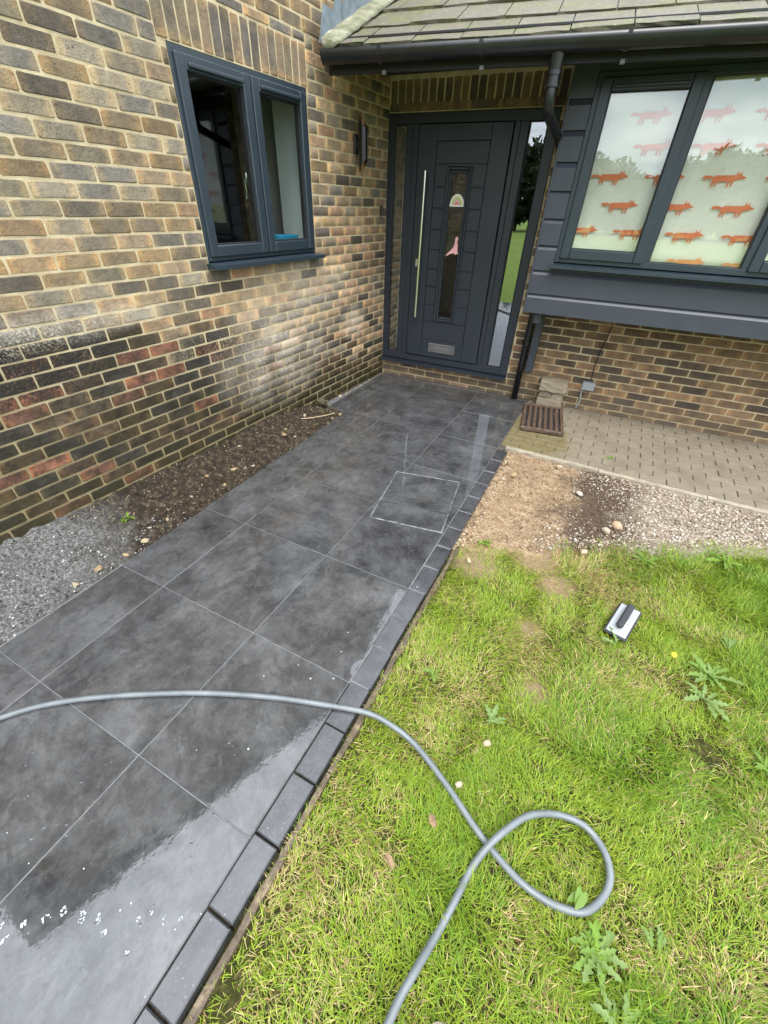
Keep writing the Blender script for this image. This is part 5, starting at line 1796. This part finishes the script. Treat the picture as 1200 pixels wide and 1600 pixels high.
for _ in range(140):
    a, b = random.uniform(-W2, W2), random.uniform(-H2, H2 * 0.7)
    ca_, sa_ = math.cos(R(11.5)), math.sin(R(11.5))
    s_ = random.choice([0.002, 0.003, 0.004, 0.006])
    sp.append((2.145 + a * ca_ - b * sa_, -0.318 + a * sa_ + b * ca_, 0.034 if random.random() < .6 else 0.016, s_, random.choice([(0.3, 0.22, 0.12), (0.10, 0.07, 0.04), (0.45, 0.38, 0.28)])))
pebble_field('mat_grit', sp, M['pebble'], 'grit and dirt caught in the slats of the boot mat', 'grit')

# white suds spattered on the near slabs
SP = [(0, 1447, 9), (8, 1470, 12), (37, 1445, 11), (72, 1435, 12), (100, 1424, 11), (129, 1428, 11), (127, 1438, 7), (154, 1437, 12), (162, 1458, 10), (188, 1422, 5), (205, 1411, 5), (216, 1436, 7), (236, 1426, 7), (257, 1433, 6), (255, 1444, 4), (283, 1436, 6), (274, 1452, 4), (199, 1488, 6), (263, 1529, 6), (227, 1557, 4), (314, 1428, 3), (131, 1357, 4), (45, 1349, 3), (11, 1301, 3), (307, 1172, 3), (358, 1161, 3), (388, 1170, 5), (412, 1056, 4), (485, 1060, 5), (521, 1060, 4), (466, 1039, 3), (533, 1018, 3), (544, 988, 3), (594, 1010, 4), (652, 917, 3)]
V, F = [], []
for (u, v_, s_) in SP:
    d = Vector(((u - 600) / 641, -(v_ - 800) / 641, -1))
    d = Vector([sum(CR[i][j] * d[j] for j in range(3)) for i in range(3)])
    t_ = -(CAM.z - 0.001) / d.z
    c_ = CAM + d * t_
    rad = s_ * 0.5 * t_ / 641 * 1.15
    doms = [(0.0, 0.0, 0.55)] if s_ <= 5 else []
    if s_ > 5:
        rot_, ecc = random.uniform(0, 3.1), random.uniform(.5, .9)
        for i in range(11):
            a = random.uniform(0, 6.28); k_ = random.uniform(.45, 1.0)
            x_, y_ = math.cos(a) * k_, math.sin(a) * k_ * ecc
            doms.append((x_ * math.cos(rot_) - y_ * math.sin(rot_), x_ * math.sin(rot_) + y_ * math.cos(rot_), random.choice([.12, .16, .2, .3])))
    for (ox_, oy_, kk) in doms:
        rr_ = rad * kk; n_ = 8; b0_ = len(V)
        X_, Y_ = c_.x + ox_ * rad, c_.y + oy_ * rad
        V.append((X_, Y_, 0.0009 + rr_ * 0.5))
        for ring_, hh in ((0.7, 0.36), (1.0, 0.0)):
            for i in range(n_):
                a = 6.283 * i / n_
                V.append((X_ + math.cos(a) * rr_ * ring_, Y_ + math.sin(a) * rr_ * ring_, 0.0009 + rr_ * hh))
        for i in range(n_):
            j = (i + 1) % n_
            F += [(b0_, b0_ + 1 + i, b0_ + 1 + j), (b0_ + 1 + i, b0_ + 1 + n_ + i, b0_ + 1 + n_ + j, b0_ + 1 + j)]
tag(MB().add(V, F).build('soap_suds', M['foam'], smooth=True), 'white soapy droplets spattered across the wet slabs', 'suds', kind='stuff')


# ------------------------------------------------------------------ trees across the garden (mirrored in the glass)
def tree(x, y, h, w, mt, label, seed):
    r = random.Random(seed); rg = np.random.default_rng(seed)
    tr_ = empty('tree', (x, y, -0.055))
    tag(tr_, label, 'tree', 'trees across the garden')
    m = MB()
    m.tube([(0, 0, 0), (0.05, 0.02, h * .25), (0.0, 0.06, h * .5), (0.05, 0, h * .8)], 0.2, 8, rad=[h * .035, h * .027, h * .02, h * .006])
    for i in range(7):
        a = i * 2.4; z = h * (0.22 + 0.08 * i); l_ = w * 0.42 * (1 - 0.07 * i)
        m.tube([(0, 0, z), (math.cos(a) * l_ * .5, math.sin(a) * l_ * .5, z + l_ * .25), (math.cos(a) * l_, math.sin(a) * l_, z + l_ * .6)], 0.05, 6, rad=[h * .012, h * .008, h * .003])
    m.build('trunk', M['bark'], tr_, smooth=True)
    # clumps through an uneven crown
    cl = []
    for i in range(34):
        t_ = r.random()
        zz = h * (0.16 + 0.80 * t_)
        rad = w * 0.5 * math.sin(math.pi * min(1, 0.15 + 0.85 * (1 - t_)) * 0.62) ** 0.8
        a = r.uniform(0, 6.283); q_ = rad * math.sqrt(r.uniform(0.15, 1))
        cl.append((math.cos(a) * q_, math.sin(a) * q_, zz, w * r.uniform(.13, .22)))
    n = 5200
    k_ = rg.integers(0, len(cl), n)
    C_ = np.array(cl)[k_]
    d = rg.normal(size=(n, 3)); d /= np.linalg.norm(d, axis=1)[:, None]
    p_ = C_[:, :3] + d * (C_[:, 3] * rg.uniform(.4, 1.05, n))[:, None]
    p_[:, 2] = np.maximum(p_[:, 2], 0.3)
    a1 = rg.normal(size=(n, 3)); a1 /= np.linalg.norm(a1, axis=1)[:, None]
    a2 = np.cross(a1, rg.normal(size=(n, 3))); a2 /= np.linalg.norm(a2, axis=1)[:, None]
    s_ = rg.uniform(.12, .26, n)[:, None] * (w / 5) ** .5
    V_ = np.stack([p_ - a1 * s_ * 1.5, p_ - a2 * s_ * .7, p_ + a1 * s_ * 1.5, p_ + a2 * s_ * .7], 1).reshape(-1, 3)
    me = np_mesh('crown', V_, np.arange(n * 4), np.full(n, 4), M[mt])
    link('crown', me, tr_)


TR = [(-14, 44, 8.0, 8.0, 'tree_dark', 'tall dark tree mirrored in the narrow side glass of the door'),
      (-7.0, 47, 6.9, 5.0, 'tree_dark', 'dark tree beside the tallest one across the garden'),
      (-1.5, 50, 5.2, 5.5, 'tree_green', 'low round tree mirrored at the left of the bay window'),
      (2.2, 49, 5.3, 6.0, 'tree_green', 'bushy tree mirrored low in the first bay pane'),
      (6.5, 52, 4.4, 6.0, 'tree_green', 'small tree in the dip of the far tree line'),
      (10.0, 50, 5.0, 6.5, 'tree_green', 'rounded tree mirrored in the middle of the bay window'),
      (13.5, 50, 6.0, 7.0, 'tree_green', 'tallest rounded tree mirrored in the second bay pane'),
      (17.5, 52, 5.4, 6.5, 'tree_dark', 'dark rounded tree right of the tallest one in the bay glass'),
      (22.0, 50, 6.0, 7.0, 'tree_green', 'broad tree towards the right of the far tree line'),
      (28.0, 48, 6.5, 8.0, 'tree_dark', 'broad dark tree at the right end of the far tree line'),
      (-22, 42, 9.0, 8.0, 'tree_green', 'large green tree at the left of the far tree line'),
      (-32, 40, 8.0, 9.0, 'tree_dark', 'large dark tree at the far left of the tree line')]
for i, (a, d, h, w, mt, lab) in enumerate(TR):
    tree(2.2 + d * math.sin(R(a)), -1.0 - d * math.cos(R(a)), h, w, mt, lab, 100 + i)
print('done')
